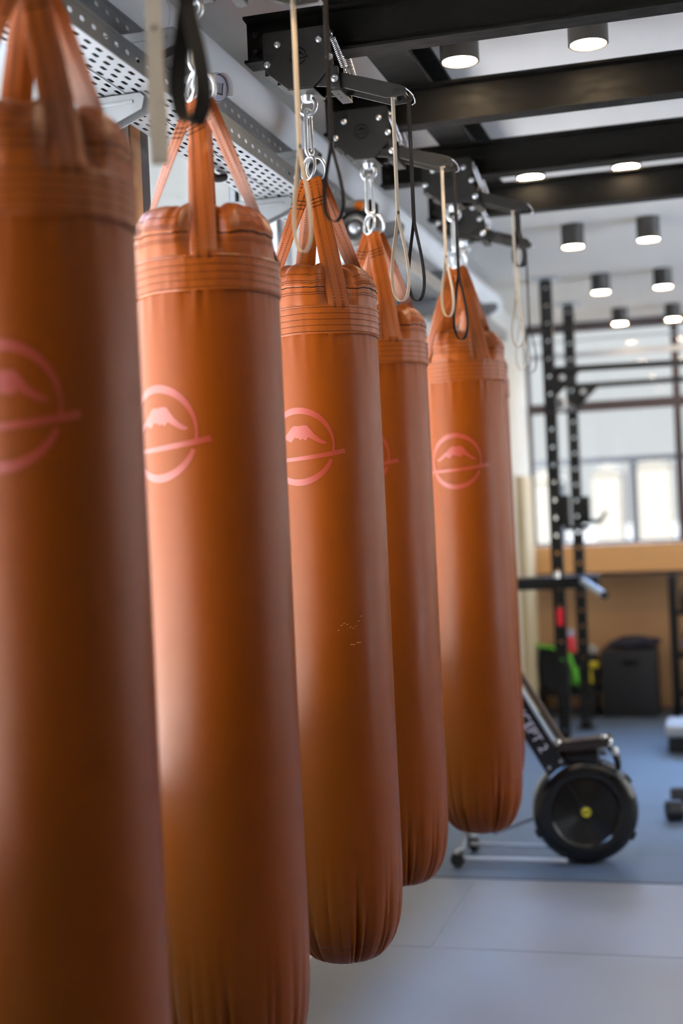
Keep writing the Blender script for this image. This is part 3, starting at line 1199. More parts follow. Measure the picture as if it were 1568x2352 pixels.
# ------------------------------------------------------------------ cable trays along the left wall
def holed_strip(bm, p0, eu, ev, nu, du, h, hu, hv, rounded=True, off=0.0):
    """strip of nu cells of size du x h with one obround hole each (hole half-sizes hu, hv)"""
    p0, eu, ev = Vector(p0), Vector(eu), Vector(ev)
    n = 12
    for i in range(nu):
        c = p0 + eu * (du * (i + 0.5) + off) + ev * (h / 2)
        inner, outer = [], []
        for k in range(n):
            a = 2 * pi * (k + 0.5) / n
            cu, cv_ = cos(a), sin(a)
            if rounded:
                r = min(hu, hv)
                iu = cu * r + (hu - r) * (1 if cu > 0 else -1)
                iv = cv_ * r + (hv - r) * (1 if cv_ > 0 else -1)
            else:
                iu, iv = cu * hu, cv_ * hv
            s = max(abs(cu), abs(cv_))
            ou, ov = cu / s * du / 2, cv_ / s * h / 2
            inner.append(bm.verts.new(c + eu * iu + ev * iv))
            outer.append(bm.verts.new(c + eu * ou + ev * ov))
        for k in range(n):
            k2 = (k + 1) % n
            bm.faces.new((outer[k], outer[k2], inner[k2], inner[k]))
        # corner fillers
        for su, sv in ((1, 1), (-1, 1), (-1, -1), (1, -1)):
            cn = bm.verts.new(c + eu * (su * du / 2) + ev * (sv * h / 2))
            best = sorted(range(n), key=lambda k: (outer[k].co - cn.co).length)[:2]
            bm.faces.new((outer[best[0]], cn, outer[best[1]]))


def make_tray(label, x_near, x_far, z, y0, y1, rail_h):
    root = thing('cable_tray', label, 'cable tray', (x_near, y0, z), 0, 'galvanised cable trays on the left wall')
    L = y1 - y0
    W = x_near - x_far
    du = 0.058
    nu = int(L / du)
    b = bmesh.new()
    rows = max(4, int(round((W - 0.02) / 0.0215)))
    rw = (W - 0.012) / rows
    for r in range(rows):
        off = -du / 2 if r % 2 else 0
        holed_strip(b, (-0.006 - r * rw, 0, 0), (0, 1, 0), (-1, 0, 0), nu, du, rw, 0.0150, 0.0050, True, off)
    box(b, (-0.006, -du / 2, 0), (0, L, 0.0008))
    box(b, (-W, -du / 2, 0), (-W + 0.006, L, 0.0008))
    sheet = obj('perforated_sheet', b, M_galv, root, False)
    b = bmesh.new()
    box(b, (-W * 0.5 - 0.003, -du / 2, -0.0022), (-W * 0.5 + 0.003, L, -0.0006))
    obj('seam_strip', b, mat('dull_galvanised', (0.30, 0.32, 0.34), 0.5, 0.6), root, False)
    b = bmesh.new()
    holed_strip(b, (0.0, 0, 0.008), (0, 1, 0), (0, 0, 1), nu, du, rail_h - 0.016, 0.0105, 0.0055)
    box(b, (-0.0008, 0, 0.0), (0.0008, L, 0.008))
    box(b, (-0.0008, 0, rail_h - 0.008), (0.0008, L, rail_h))
    tube(b, [(-0.004, 0, rail_h), (-0.004, L, rail_h)], 0.0045, 8)
    tube(b, [(0.0, 0, 0.0015), (0.0, L, 0.0015)], 0.0022, 6)
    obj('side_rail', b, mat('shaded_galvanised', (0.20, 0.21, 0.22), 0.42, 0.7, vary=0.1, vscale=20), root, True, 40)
    b = bmesh.new()
    box(b, (-W - 0.0008, 0, 0.0), (-W + 0.0008, L, rail_h))
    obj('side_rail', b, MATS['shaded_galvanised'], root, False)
    return root


make_tray('lower galvanised cable tray with perforated underside, above the window', -1.30, -1.492, 2.700, 0.3, 8.6, 0.058)
make_tray('upper narrower galvanised cable tray, above the perforated one', -1.40, -1.535, 2.848, 0.3, 8.6, 0.058)
CBL = ['thick black cable lying in the lower tray next to the room', 'thick black cable along the middle of the lower tray', 'thick black cable in the lower tray next to the window']
for k in range(3):  # cables added behind the slots so the perforations look dark
    b = bmesh.new()
    pts = []
    for j in range(60):
        y = 0.35 + 8.2 * j / 59
        pts.append((-1.335 - 0.056 * k + 0.004 * sin(j * 0.8 + k), y, 2.7225 + 0.001 * sin(j + k)))
    tube(b, pts, 0.020, 10)
    tag(obj('power_cable', b, M_rubber), CBL[k], 'cable', 'cables in the lower tray')


def make_arm_bracket(label):
    """wall channel with two cantilever arms; origin on the wall at floor level of the channel foot"""
    root = thing('cable_tray_bracket', label, 'tray bracket', (0, 0, 0), 0, 'wall brackets under the cable trays')
    b = bmesh.new()
    z0, z1 = 2.36, 2.90
    box(b, (0.0, -0.021, z0), (0.003, 0.021, z1))
    box(b, (0.0, -0.021, z0), (0.022, -0.0185, z1))
    box(b, (0.0, 0.0185, z0), (0.022, 0.021, z1))
    box(b, (0.020, -0.021, z0), (0.022, -0.011, z1))
    box(b, (0.020, 0.011, z0), (0.022, 0.021, z1))
    obj('wall_channel', b, M_galv, root, False)
    b = bmesh.new()
    for k in range(9):
        zz = z0 + 0.03 + k * 0.034
        lathe(b, [(0.0, 0.007), (0.006, 0.006), (0.0075, 0.0)], 10, Matrix.Translation((0.022, 0, zz)) @ Matrix.Rotation(radians(90), 4, 'Y'))
    obj('stud', b, M_chrome, root)
    for zt, xl, dep in ((2.6985, 0.222, 0.105), (2.8465, 0.318, 0.098)):
        b = bmesh.new()
        # cheek
        poly = [(0.004, zt), (xl - 0.012, zt), (xl, zt - 0.012), (xl - 0.008, zt - 0.042), (xl - 0.05, zt - 0.058), (0.05, zt - dep), (0.004, zt - dep)]
        prism(b, poly, -0.0235, -0.0205)
        prism(b, poly, 0.0205, 0.0235)
        box(b, (0.004, -0.0235, zt - 0.003), (xl - 0.012, 0.0235, zt))
        # pressed rib
        prism(b, [(0.05, zt - 0.018), (xl - 0.03, zt - 0.018), (xl - 0.03, zt - 0.026), (0.05, zt - 0.026)], -0.0265, -0.0235)
        prism(b, [(0.018, zt - 0.062), (0.06, zt - 0.060), (0.06, zt - 0.066), (0.018, zt - 0.068)], -0.0258, -0.0235)
        arm = obj('arm', b, M_galv, root, True, 40, 0.001)
        b = bmesh.new()
        for xx, zz in ((0.022, zt - 0.024), (0.022, zt - dep + 0.016)):
            lathe(b, [(0.0, 0.006), (0.005, 0.005), (0.0065, 0.0)], 10, Matrix.Translation((xx, -0.0235, zz)) @ Matrix.Rotation(radians(90), 4, 'X'))
        obj('bolt', b, M_galv, arm)
    return root


ARML = ['cable tray bracket above the frame, nearest the camera', 'tray bracket behind the nearest bag straps, upper left',
        'tray bracket behind the straps of the second bag', 'tray bracket behind the fourth bag hook', 'tray bracket far along the left wall beyond the fifth bag',
        'farthest tray bracket on the left wall']
a0 = make_arm_bracket(ARML[0])
a0.location = (XL + 0.005, 1.94, 0)
for k in range(1, 6):
    dup(a0, (XL + 0.005, 1.94 + 1.2 * k + (0.01 if k == 1 else 0), 0), 0, ARML[k])

# round white duct above the trays
b = bmesh.new()
prof = [(0.0, 0.0), (0.083, 0.0)]
L = 8.9
for k in range(0, 9):
    z = 0.02 + k * 1.1
    prof += [(0.0835, z), (0.0865, z + 0.004), (0.0865, z + 0.02), (0.0835, z + 0.024)]
prof += [(0.083, L), (0.0, L)]
lathe(b, prof, 40, Matrix.Translation((-1.470, 0.1, 2.999)) @ Matrix.Rotation(radians(-90), 4, 'X'))
tag(obj('air_duct', b, M_duct), 'round white duct running under the ceiling above the cable trays', 'duct')

# corrugated hose under the tray
b = bmesh.new()
pts, rs = [], []
n = 150
for k in range(n + 1):
    t = k / n
    a = pi * t
    pts.append((-1.455, 3.78 + 0.20 * t, 2.694 - 0.022 * sin(a)))
    rs.append(0.0095 + 0.0028 * (1 if (k // 3) % 2 else -1))
tube(b, pts, rs, 14)
tag(obj('corrugated_hose', b, M_plastic), 'black ribbed hose drooping under the perforated tray behind the second bag', 'hose')

# security camera on the upper tray
root = thing('security_camera', 'white bullet security camera beside the second bag hook', 'security camera', (-1.275, 3.47, 2.797))
dirv = Vector((0.90, -0.40, -0.17)).normalized()
q = dirv.to_track_quat('Z', 'Y').to_matrix().to_4x4()
b = bmesh.new()
lathe(b, [(0.0, -0.125), (0.030, -0.125), (0.036, -0.118), (0.0375, -0.10), (0.0375, -0.004), (0.0355, 0.0)], 36, q)
obj('body', b, M_white, root)
b = bmesh.new()   # sunshield
rows = []
for k in range(25):
    a = radians(-20 + 220 * k / 24)
    for_r = []
    for rr, zz in ((0.0395, -0.11), (0.0395, 0.020), (0.0412, 0.020), (0.0412, -0.11)):
        for_r.append(b.verts.new(q @ Vector((rr * cos(a), rr * sin(a), zz))))
    rows.append(for_r)
for k in range(24):
    for j in range(4):
        b.faces.new((rows[k][j], rows[k + 1][j], rows[k + 1][(j + 1) % 4], rows[k][(j + 1) % 4]))
b.faces.new(rows[0])
b.faces.new(list(reversed(rows[-1])))
obj('sunshield', b, M_white, root)
b = bmesh.new()
lathe(b, [(0.0, 0.001), (0.034, 0.001), (0.034, -0.003), (0.0, -0.003)], 32, q)
face = obj('front_glass', b, mat('lens_lilac', (0.55, 0.53, 0.60), 0.15), root)
b = bmesh.new()
box(b, (-0.014, -0.014, 0.001), (0.014, 0.014, 0.0025), q)
obj('lens_window', b, mat('lens_grey', (0.30, 0.30, 0.33), 0.1), face, False)
b = bmesh.new()
for lo, hi in (((-0.016, -0.016, 0.001), (-0.012, 0.016, 0.003)), ((-0.016, -0.016, 0.001), (0.016, -0.012, 0.003)), ((0.012, -0.016, 0.001), (0.016, 0.016, 0.003))):
    box(b, lo, hi, q)
obj('lens_frame', b, M_plastic, face, False)
b = bmesh.new()
tube(b, [q @ Vector((0, 0, -0.123)), q @ Vector((0, 0, -0.15)), Vector((-0.150, 0.07, 0.045))], [0.013, 0.015, 0.02], 16)
obj('mount', b, M_white, root)

# grey actuator box with an orange button and round black motor
root = thing('actuator_box', 'small grey wall box with an orange button and round black dial', 'control box', (-1.258, 4.86, 2.697))
b = bmesh.new()
rbox(b, (-0.035, -0.045, -0.012), (0.045, 0.045, 0.085), 0.006)
obj('casing', b, mat('warm_grey_plastic', (0.42, 0.40, 0.37), 0.4), root)
b = bmesh.new()
rbox(b, (0.0455, -0.04, -0.01), (0.062, 0.05, 0.083), 0.004)
obj('side_cover', b, M_plastic, root)
b = bmesh.new()
lathe(b, [(0.0, 0.006), (0.014, 0.006), (0.018, 0.003), (0.019, 0.0)], 24, Matrix.Translation((0.012, -0.0452, 0.060)) @ Matrix.Rotation(radians(90), 4, 'X'))
obj('button', b, mat('orange_plastic', (0.85, 0.20, 0.01), 0.35), root)
b = bmesh.new()
torus(b, (0.0, -0.062, -0.022), 0.045, 0.020, 'Y', 32, 12)
lathe(b, [(0.0, 0.01), (0.04, 0.01), (0.04, -0.03), (0.0, -0.03)], 24, Matrix.Translation((0.0, -0.06, -0.022)) @ Matrix.Rotation(radians(90), 4, 'X'))
dial = obj('dial', b, M_rubber, root)
b = bmesh.new()
lathe(b, [(0.0, 0.016), (0.017, 0.012), (0.026, 0.0)], 20, Matrix.Translation((0.0, -0.072, -0.022)) @ Matrix.Rotation(radians(90), 4, 'X'))
obj('hub', b, M_chrome, dial)


# ------------------------------------------------------------------ power rack
def holed_post(bm, cx, cy, z0, z1, s=0.075, pitch=0.115, hr=0.0145):
    """square tube whose front and back faces are pierced by a row of round holes"""
    n = int((z1 - z0) / pitch)
    du = (z1 - z0) / n
    for yy in (cy - s / 2, cy + s / 2):
        holed_strip(bm, (cx - s / 2, yy, z0), (0, 0, 1), (1, 0, 0), n, du, s, hr, hr, False)
    box(bm, (cx - s / 2, cy - s / 2, z0), (cx - s / 2 + 0.003, cy + s / 2, z1))
    box(bm, (cx + s / 2 - 0.003, cy - s / 2, z0), (cx + s / 2, cy + s / 2, z1))
    box(bm, (cx - s / 2, cy - s / 2, z1 - 0.003), (cx + s / 2, cy + s / 2, z1))


rack = thing('power_rack', 'tall black power rack with two pierced posts in front of the far window', 'power rack', (0, 0, 0))
p1, p2 = (-1.102, 9.045), (-1.088, 10.24)
posts = []
for (x, y) in (p1, p2, (0.45, 9.36), (0.46, 10.56)):
    b = bmesh.new()
    holed_post(b, x, y, 0.006, 3.145)
    pt = obj('post', b, M_black, rack, False)
    b = bmesh.new()
    rbox(b, (x - 0.09, y - 0.09, 3.134), (x + 0.09, y + 0.09, 3.146), 0.003)
    obj('ceiling_plate', b, M_greyframe, pt, False)
    b = bmesh.new()
    rbox(b, (x - 0.07, y - 0.07, 0.004), (x + 0.07, y + 0.07, 0.012), 0.003)
    obj('foot_plate', b, M_black, pt, False)
    posts.append(pt)


def bar(name, a, c, h=0.05, w=0.05, m=M_black, parent=rack):
    a, c = Vector(a), Vector(c)
    d = c - a
    L = d.length
    mt = Matrix.Translation(a) @ d.to_track_quat('X', 'Z').to_matrix().to_4x4()
    b = bmesh.new()
    rbox(b, (0, -w / 2, -h / 2), (L, w / 2, h / 2), 0.004, 2, mt)
    return obj(name, b, m, parent, True, 40)


bar('crossbar', (p1[0] + 0.038, p1[1], 2.545), (0.45, 9.36, 2.557), 0.04)
bar('crossbar', (p2[0] + 0.038, p2[1], 2.535), (0.46, 10.56, 2.562), 0.04)
for (x, y) in (p1, p2):
    b = bmesh.new()
    prism(b, [(x + 0.037, 2.53), (x + 0.20, 2.53), (x + 0.037, 2.37)], y - 0.03, y - 0.024)
    prism(b, [(x + 0.037, 2.53), (x + 0.20, 2.53), (x + 0.037, 2.37)], y + 0.024, y + 0.03)
    g = obj('gusset', b, M_black, rack, False)
    b = bmesh.new()
    bolt_bm(b, x + 0.085, y - 0.03, 2.49, 0.02)
    obj('bolt', b, M_chrome, g)
# side member between the two posts (hidden in depth) and pale rope on it
bar('side_member', (p1[0], p1[1] + 0.04, 2.36), (p2[0], p2[1] - 0.04, 2.36), 0.05, 0.05)
b = bmesh.new()
pts = []
for k in range(80):
    t = k / 79
    a = 2 * pi * 5 * t
    pts.append((p1[0] + 0.035 * cos(a), 9.5 + 0.10 * t, 2.36 + 0.04 * sin(a)))
tube(b, pts, 0.011, 8)
tag(obj('rope_coil', b, mat('pale_rope', (0.62, 0.60, 0.54), 0.8)), 'pale rope wound round the rack member between the posts', 'rope')
# j cups
for (x, y), reach in ((p1, 0.05), (p2, 0.14)):
    b = bmesh.new()
    rbox(b, (x + 0.040, y - 0.045, 1.52), (x + 0.095, y + 0.045, 1.72), 0.005)
    jb = obj('j_cup', b, M_black, rack)
    b = bmesh.new()
    if reach > 0.1:
        rbox(b, (x + 0.06, y - 0.04, 1.515), (x + 0.17, y + 0.04, 1.548), 0.005)
        prism(b, [(x + 0.155, 1.515), (x + 0.175, 1.52), (x + 0.222, 1.60), (x + 0.205, 1.605), (x + 0.16, 1.545)], y - 0.04, y + 0.04)
    else:
        rbox(b, (x + 0.06, y - 0.04, 1.49), (x + 0.21, y + 0.04, 1.52), 0.005)
    obj('lip', b, M_plastic, jb)
# dip station across the rack
dip = thing('dip_bar', 'black dip bar with a short pale handle fixed across the rack posts', 'dip bar', (0, 0, 0))
bar('crosspiece', (-1.36, 8.93, 1.150), (-0.835, 9.01, 1.150), 0.075, 0.055, M_black, dip)
b = bmesh.new()
rbox(b, (-1.36, 8.94, 1.189), (-0.83, 8.99, 1.197), 0.003)
obj('top_rail', b, mat('satin_grey', (0.20, 0.20, 0.22), 0.25, 0.6), dip)
b = bmesh.new()
tube(b, [(-0.93, 8.93, 1.160), (-0.775, 8.62, 1.088)], 0.024, 16)
h = obj('handle', b, mat('pale_handle', (0.55, 0.62, 0.70), 0.25, 0.5), dip)
b = bmesh.new()
tube(b, [(-0.775, 8.62, 1.088), (-0.768, 8.606, 1.085)], 0.025, 16)
obj('end_cap', b, M_rubber, h)
b = bmesh.new()
lathe(b, [(0, 0.03), (0.016, 0.028), (0.02, 0.0), (0.02, -0.01)], 16, Matrix.Translation((-1.10, 8.95, 1.196)))
obj('knob', b, M_chrome, dip)
# red tag on the left post
b = bmesh.new()
rbox(b, (-1.118, 8.988, 0.87), (-1.078, 9.006, 0.985), 0.006)
tag(obj('band_clip', b, mat('red_plastic', (0.75, 0.01, 0.03), 0.35)), 'small red clip on the left rack post below the dip bar', 'clip')

# ------------------------------------------------------------------ rowing machine, stored standing on its flywheel end
rower = thing('rowing_machine', 'black rowing machine standing upright on its flywheel, beside the last bag', 'rowing machine', (-0.70, 6.36, 0.003))
FW = Vector((-0.70, 6.36, 0.245))
loc = lambda x, y, z: Vector((x, y, z)) - Vector((-0.70, 6.36, 0.003))
fm = Matrix.Translation(loc(*FW)) @ Matrix.Rotation(radians(10), 4, 'Z') @ Matrix.Rotation(radians(90), 4, 'X')
b = bmesh.new()
R = 0.239
lathe(b, [(0.150, 0.062), (0.158, 0.070), (0.185, 0.072), (0.215, 0.066), (0.232, 0.050), (R, 0.030), (R, -0.055), (0.230, -0.068), (0.10, -0.075), (0.0, -0.075)], 72, fm)
obj('flywheel_housing', b, mat('glossy_black', (0.006, 0.006, 0.0065), 0.16, spec=0.5), rower)
b = bmesh.new()
for k in range(14):
    rr = 0.030 + 0.0088 * k
    n = 48
    pts = [fm @ Vector((rr * cos(2 * pi * j / n), rr * sin(2 * pi * j / n), 0.058)) for j in range(n)]
    tube(b, pts, 0.0026, 6, closed=True)
for k in range(24):
    a = 2 * pi * k / 24
    tube(b, [fm @ Vector((0.03 * cos(a), 0.03 * sin(a), 0.0565)), fm @ Vector((0.153 * cos(a), 0.153 * sin(a), 0.0575))], 0.0022, 6)
lathe(b, [(0.0, 0.045), (0.153, 0.045), (0.153, 0.040), (0.0, 0.040)], 48, fm)
obj('vent_screen', b, M_plastic, rower)
b = bmesh.new()
lathe(b, [(0.0, 0.066), (0.026, 0.065), (0.030, 0.060), (0.030, 0.05)], 32, fm)
hub = obj('hub_cap', b, M_rubber, rower)
b = bmesh.new()
lathe(b, [(0.016, 0.0672), (0.0215, 0.0668), (0.0215, 0.066), (0.016, 0.0662)], 28, fm, closed=True)
pts = [fm @ Vector((x, y, 0.0675)) for x, y in ((0.010, 0.010), (0.0, 0.013), (-0.009, 0.008), (-0.006, 0.002), (0.006, -0.002), (0.009, -0.008), (0.0, -0.013), (-0.010, -0.010))]
tube(b, pts, 0.003, 6)
obj('hub_emblem', b, mat('yellow_print', (0.80, 0.72, 0.02), 0.4), hub)
for a in (35, 205, 330):
    b = bmesh.new()
    rbox(b, (R - 0.012, -0.02, -0.03), (R + 0.012, 0.02, 0.03), 0.004, 2, fm @ Matrix.Rotation(radians(a), 4, 'Z'))
    obj('housing_clip', b, M_plastic, rower)
# main frame rising to the upper left: dark channel, pale rail edge and second brown rail
A, Bq = Vector((-0.838, 6.318, 0.49)), Vector((-1.205, 6.210, 1.17))
ax = (Bq - A).normalized()
view = Vector((0.11, -0.99, 0)).normalized()
sd = ax.cross(view).normalized()      # across the beam, to the right
if sd.x < 0:
    sd = -sd
def fpt(t, s, d=0.0):
    return A + ax * t + sd * s - Vector((-0.70, 6.36, 0.003)) + view * d
def fbox(name, t0, t1, s0, s1, d0, d1, m, parent):
    b = bmesh.new()
    vs = [b.verts.new(fpt(t, s, d)) for d in (d0, d1) for s in (s0, s1) for t in (t0, t1)]
    for f in ((0, 2, 3, 1), (4, 5, 7, 6), (0, 1, 5, 4), (2, 6, 7, 3), (0, 4, 6, 2), (1, 3, 7, 5)):
        b.faces.new([vs[i] for i in f])
    return obj(name, b, m, parent, True, 30, 0.003)
fr = fbox('main_beam', -0.16, 0.78, -0.055, 0.042, -0.035, 0.035, M_plastic, rower)
fbox('monorail', 0.06, 0.80, 0.043, 0.058, -0.012, 0.045, mat('pale_rail', (0.50, 0.56, 0.62), 0.28, 0.6), rower)
fbox('seat_rail', 0.015, 0.82, 0.064, 0.090, -0.060, -0.02, mat('brown_rail', (0.10, 0.065, 0.045), 0.35), rower)
cu = bpy.data.curves.new('lettering', 'FONT')
cu.body = 'CONCEPT 2'
cu.size = 0.064
cu.extrude = 0.0008
cu.align_x = 'RIGHT'
cu.align_y = 'CENTER'
tmp = bpy.data.objects.new('lettering_tmp', cu)
COL.objects.link(tmp)
bpy.context.view_layer.update()
me = bpy.data.meshes.new_from_object(tmp.evaluated_get(bpy.context.evaluated_depsgraph_get()))
bpy.data.objects.remove(tmp)
txt = bpy.data.objects.new('lettering', me)
COL.objects.link(txt)
txt.parent = fr
me.materials.clear()
me.materials.append(mat('pale_print', (0.72, 0.66, 0.72), 0.5))
xd = -ax                                 # reads downwards along the beam
zd = (view - xd * view.dot(xd)).normalized()
yd = zd.cross(xd)
mm = Matrix((( xd.x, yd.x, zd.x, 0), (xd.y, yd.y, zd.y, 0), (xd.z, yd.z, zd.z, 0), (0, 0, 0, 1)))
txt.matrix_local = Matrix.Translation(fpt(0.045, -0.008, 0.036)) @ mm
for t, s in ((-0.03, -0.03), (-0.03, 0.03), (-0.11, -0.02)):
    b = bmesh.new()
    c = fpt(t, s, 0.035)
    mt = Matrix.Translation(c) @ view.to_track_quat('Z', 'Y').to_matrix().to_4x4()
    lathe(b, [(0.0, 0.006), (0.008, 0.005), (0.011, 0.0)], 14, mt)
    obj('bolt', b, M_spring, rower)
# cradle above the flywheel: flat top, curved arm on the right, handle ends
b = bmesh.new()
prism(b, [(-0.13, 0.555), (0.125, 0.585), (0.135, 0.567), (0.120, 0.540), (-0.13, 0.515)], -0.075, 0.035)
obj('top_cover', b, mat('brown_black_plastic', (0.030, 0.022, 0.018), 0.25), rower)
b = bmesh.new()
rbox(b, (-0.10, -0.05, 0.46), (0.075, 0.04, 0.53), 0.012)
obj('chain_housing', b, M_plastic, rower)
b = bmesh.new()
tube(b, [(0.085, -0.02, 0.560), (0.120, -0.02, 0.545), (0.150, -0.02, 0.505), (0.158, -0.02, 0.470), (0.160, -0.02, 0.43)], [0.014, 0.016, 0.017, 0.016, 0.014], 14)
obj('arm', b, M_plastic, rower)
for px_, pz_ in ((0.105, 0.578), (0.128, 0.560), (0.152, 0.520)):
    b = bmesh.new()
    lathe(b, [(0, 0.018), (0.012, 0.016), (0.016, 0.0), (0.012, -0.016), (0, -0.018)], 16, Matrix.Translation((px_, -0.06, pz_)))
    obj('roller', b, M_chrome, rower)
b = bmesh.new()
lathe(b, [(0, 0.018), (0.014, 0.014), (0.018, 0.0), (0.014, -0.014), (0, -0.018)], 16, Matrix.Translation((-0.105, -0.06, 0.555)))
obj('roller', b, M_chrome, rower)
b = bmesh.new()
tube(b, [(-0.03, 0.09, 0.50), (0.10, 0.10, 0.50)], 0.03, 14)
obj('handle', b, mat('handle_grey', (0.35, 0.37, 0.42), 0.4), rower)
# front foot frame on the floor to the left, with castors
b = bmesh.new()
tube(b, [(-0.10, 0.09, 0.045), (-0.56, 0.105, 0.045)], 0.010, 10)
tube(b, [(-0.08, -0.10, 0.028), (-0.56, -0.11, 0.028)], 0.012, 10)
obj('foot_rail', b, M_greyframe, rower)
b = bmesh.new()
tube(b, [(-0.565, -0.11, 0.06), (-0.57, 0.05, 0.11), (-0.575, 0.13, 0.06)], 0.014, 10)
tube(b, [(-0.545, 0.03, 0.10), (-0.595, 0.03, 0.20)], 0.012, 10)
tube(b, [(-0.20, 0.08, 0.20), (-0.45, 0.12, 0.10)], 0.011, 10)
obj('foot_frame', b, M_galv, rower)
for (x, y) in ((-0.575, -0.15), (-0.555, 0.16)):
    b = bmesh.new()
    lathe(b, [(0, 0.014), (0.026, 0.014), (0.032, 0.009), (0.032, -0.009), (0.026, -0.014), (0, -0.014)], 20,
          Matrix.Translation((x, y, 0.033)) @ Matrix.Rotation(radians(80), 4, 'X'))
    w = obj('castor', b, M_rubber, rower)
    b = bmesh.new()
    tube(b, [(x, y, 0.033), (x, y, 0.075), (x + 0.02, y, 0.08)], 0.010, 8)
    obj('fork', b, M_chrome, w)

# ------------------------------------------------------------------ gear by the far wall
plyo = thing('plyo_box', 'black jump box with a handle slot against the tan far wall', 'jump box', (-0.80, 10.98, 0.003), radians(0))
b = bmesh.new()
rbox(b, (-0.215, -0.22, 0.0), (0.205, 0.22, 0.52), 0.012)
obj('box_body', b, mat('black_foam', (0.009, 0.009, 0.012), 0.7), plyo)
b = bmesh.new()
rbox(b, (-0.05, -0.224, 0.405), (0.07, -0.2205, 0.440), 0.0015)
obj('handle_slot', b, M_engrave, plyo)
# folded dark jacket on the box
def blob(name, m, label, cat, c, s, seed, amp=0.25, group=None):
    b = bmesh.new()
    bmesh.ops.create_icosphere(b, subdivisions=4, radius=1.0)
    for v in b.verts:
        p = v.co.copy()
        k = 1 + amp * noise.noise(p * 1.6 + Vector((seed, 0, 0))) + amp * 0.5 * noise.noise(p * 4 + Vector((seed, 3, 0)))
        z = p.z * k * s[2]
        v.co = Vector((c[0] + p.x * k * s[0], c[1] + p.y * k * s[1], max(c[2] - s[2] * 0.86, c[2] + z)))
    return tag(obj(name, b, m), label, cat, group)
M_cloth = mat('dark_cloth', (0.014, 0.014, 0.020), 0.85, bump=0.3, bscale=80)
M_navy = mat('navy_cloth', (0.020, 0.022, 0.045), 0.8, bump=0.3, bscale=80)
blob('folded_jacket', M_navy, 'dark folded jacket lying on the black jump box', 'jacket', (-0.77, 10.98, 0.565), (0.18, 0.15, 0.046), 4, 0.3)
# low black bench carrying bags
bench = thing('storage_bench', 'low black bench under the sports bags at the far left', 'bench', (-1.28, 10.93, 0.003))
b = bmesh.new()
rbox(b, (-0.25, -0.16, 0.17), (0.24, 0.16, 0.22), 0.006)
obj('bench_top', b, M_black, bench)
for sx in (-0.22, 0.20):
    for sy in (-0.13, 0.13):
        b = bmesh.new()
        rbox(b, (sx - 0.02, sy - 0.02, 0.0), (sx + 0.02, sy + 0.02, 0.169), 0.003)
        obj('leg', b, M_black, bench)


def sports_bag(x, y, w, d, h, label, strapm, strap_pts, z0=0.224, acc=None):
    r = thing('sports_bag', label, 'bag', (x, y, z0), 0, 'sports bags on the far bench')
    b = bmesh.new()
    bmesh.ops.create_cube(b, size=1.0)
    bmesh.ops.subdivide_edges(b, edges=b.edges[:], cuts=8, use_grid_fill=True)
    for v in b.verts:
        p = v.co * 2
        q = Vector((p.x * sqrt(max(0, 1 - p.y * p.y / 3 - p.z * p.z / 3)), p.y * sqrt(max(0, 1 - p.x * p.x / 3 - p.z * p.z / 3)), p.z * sqrt(max(0, 1 - p.x * p.x / 4 - p.y * p.y / 4))))
        q = p.lerp(q, 0.55)
        k = 1 + 0.06 * noise.noise(p * 1.5 + Vector((x * 9, 0, 0)))
        zz = (q.z * k * 0.5 + 0.5) * h
        v.co = Vector((q.x * k * w / 2, q.y * k * d / 2, max(0.0, zz)))
    obj('bag_body', b, M_cloth, r)
    b = bmesh.new()
    ribbon(b, [Vector(p) for p in strap_pts], 0.055, 0.006, Vector((0.3, 1, 0.2)))
    obj('shoulder_strap', b, strapm, r, True, 60)
    if acc:
        b = bmesh.new()
        acc(b)
        obj('side_pocket', b, strapm, r)
    return r


M_green = mat('bright_green', (0.10, 0.42, 0.03), 0.6)
M_yellow = mat('yellow_patch', (0.55, 0.42, 0.01), 0.5)
sports_bag(-1.40, 10.87, 0.23, 0.20, 0.34, 'black sports bag with a bright green strap over its top, beside the tan pilaster', M_green,
           [(-0.14, -0.09, 0.36), (-0.07, -0.12, 0.345), (0.02, -0.125, 0.335), (0.085, -0.13, 0.30), (0.10, -0.13, 0.25), (0.10, -0.13, 0.20)])
sports_bag(-1.215, 10.90, 0.118, 0.20, 0.27, 'black sports bag with a hanging green strap, between the rack posts', M_green,
           [(-0.035, -0.08, 0.28), (-0.03, -0.12, 0.22), (0.0, -0.135, 0.15), (0.015, -0.14, 0.10), (0.035, -0.14, 0.045), (0.042, -0.14, 0.01)],
           acc=lambda b: rbox(b, (-0.035, -0.135, 0.03), (0.03, -0.10, 0.17), 0.014))
sports_bag(-1.088, 10.90, 0.112, 0.20, 0.26, 'black sports bag with yellow panels beside the jump box', M_yellow,
           [(0.0, -0.10, 0.14), (-0.005, -0.118, 0.11), (-0.005, -0.12, 0.08), (0.0, -0.118, 0.05)],
           acc=lambda b: rbox(b, (-0.045, -0.125, 0.165), (0.058, -0.09, 0.215), 0.012))
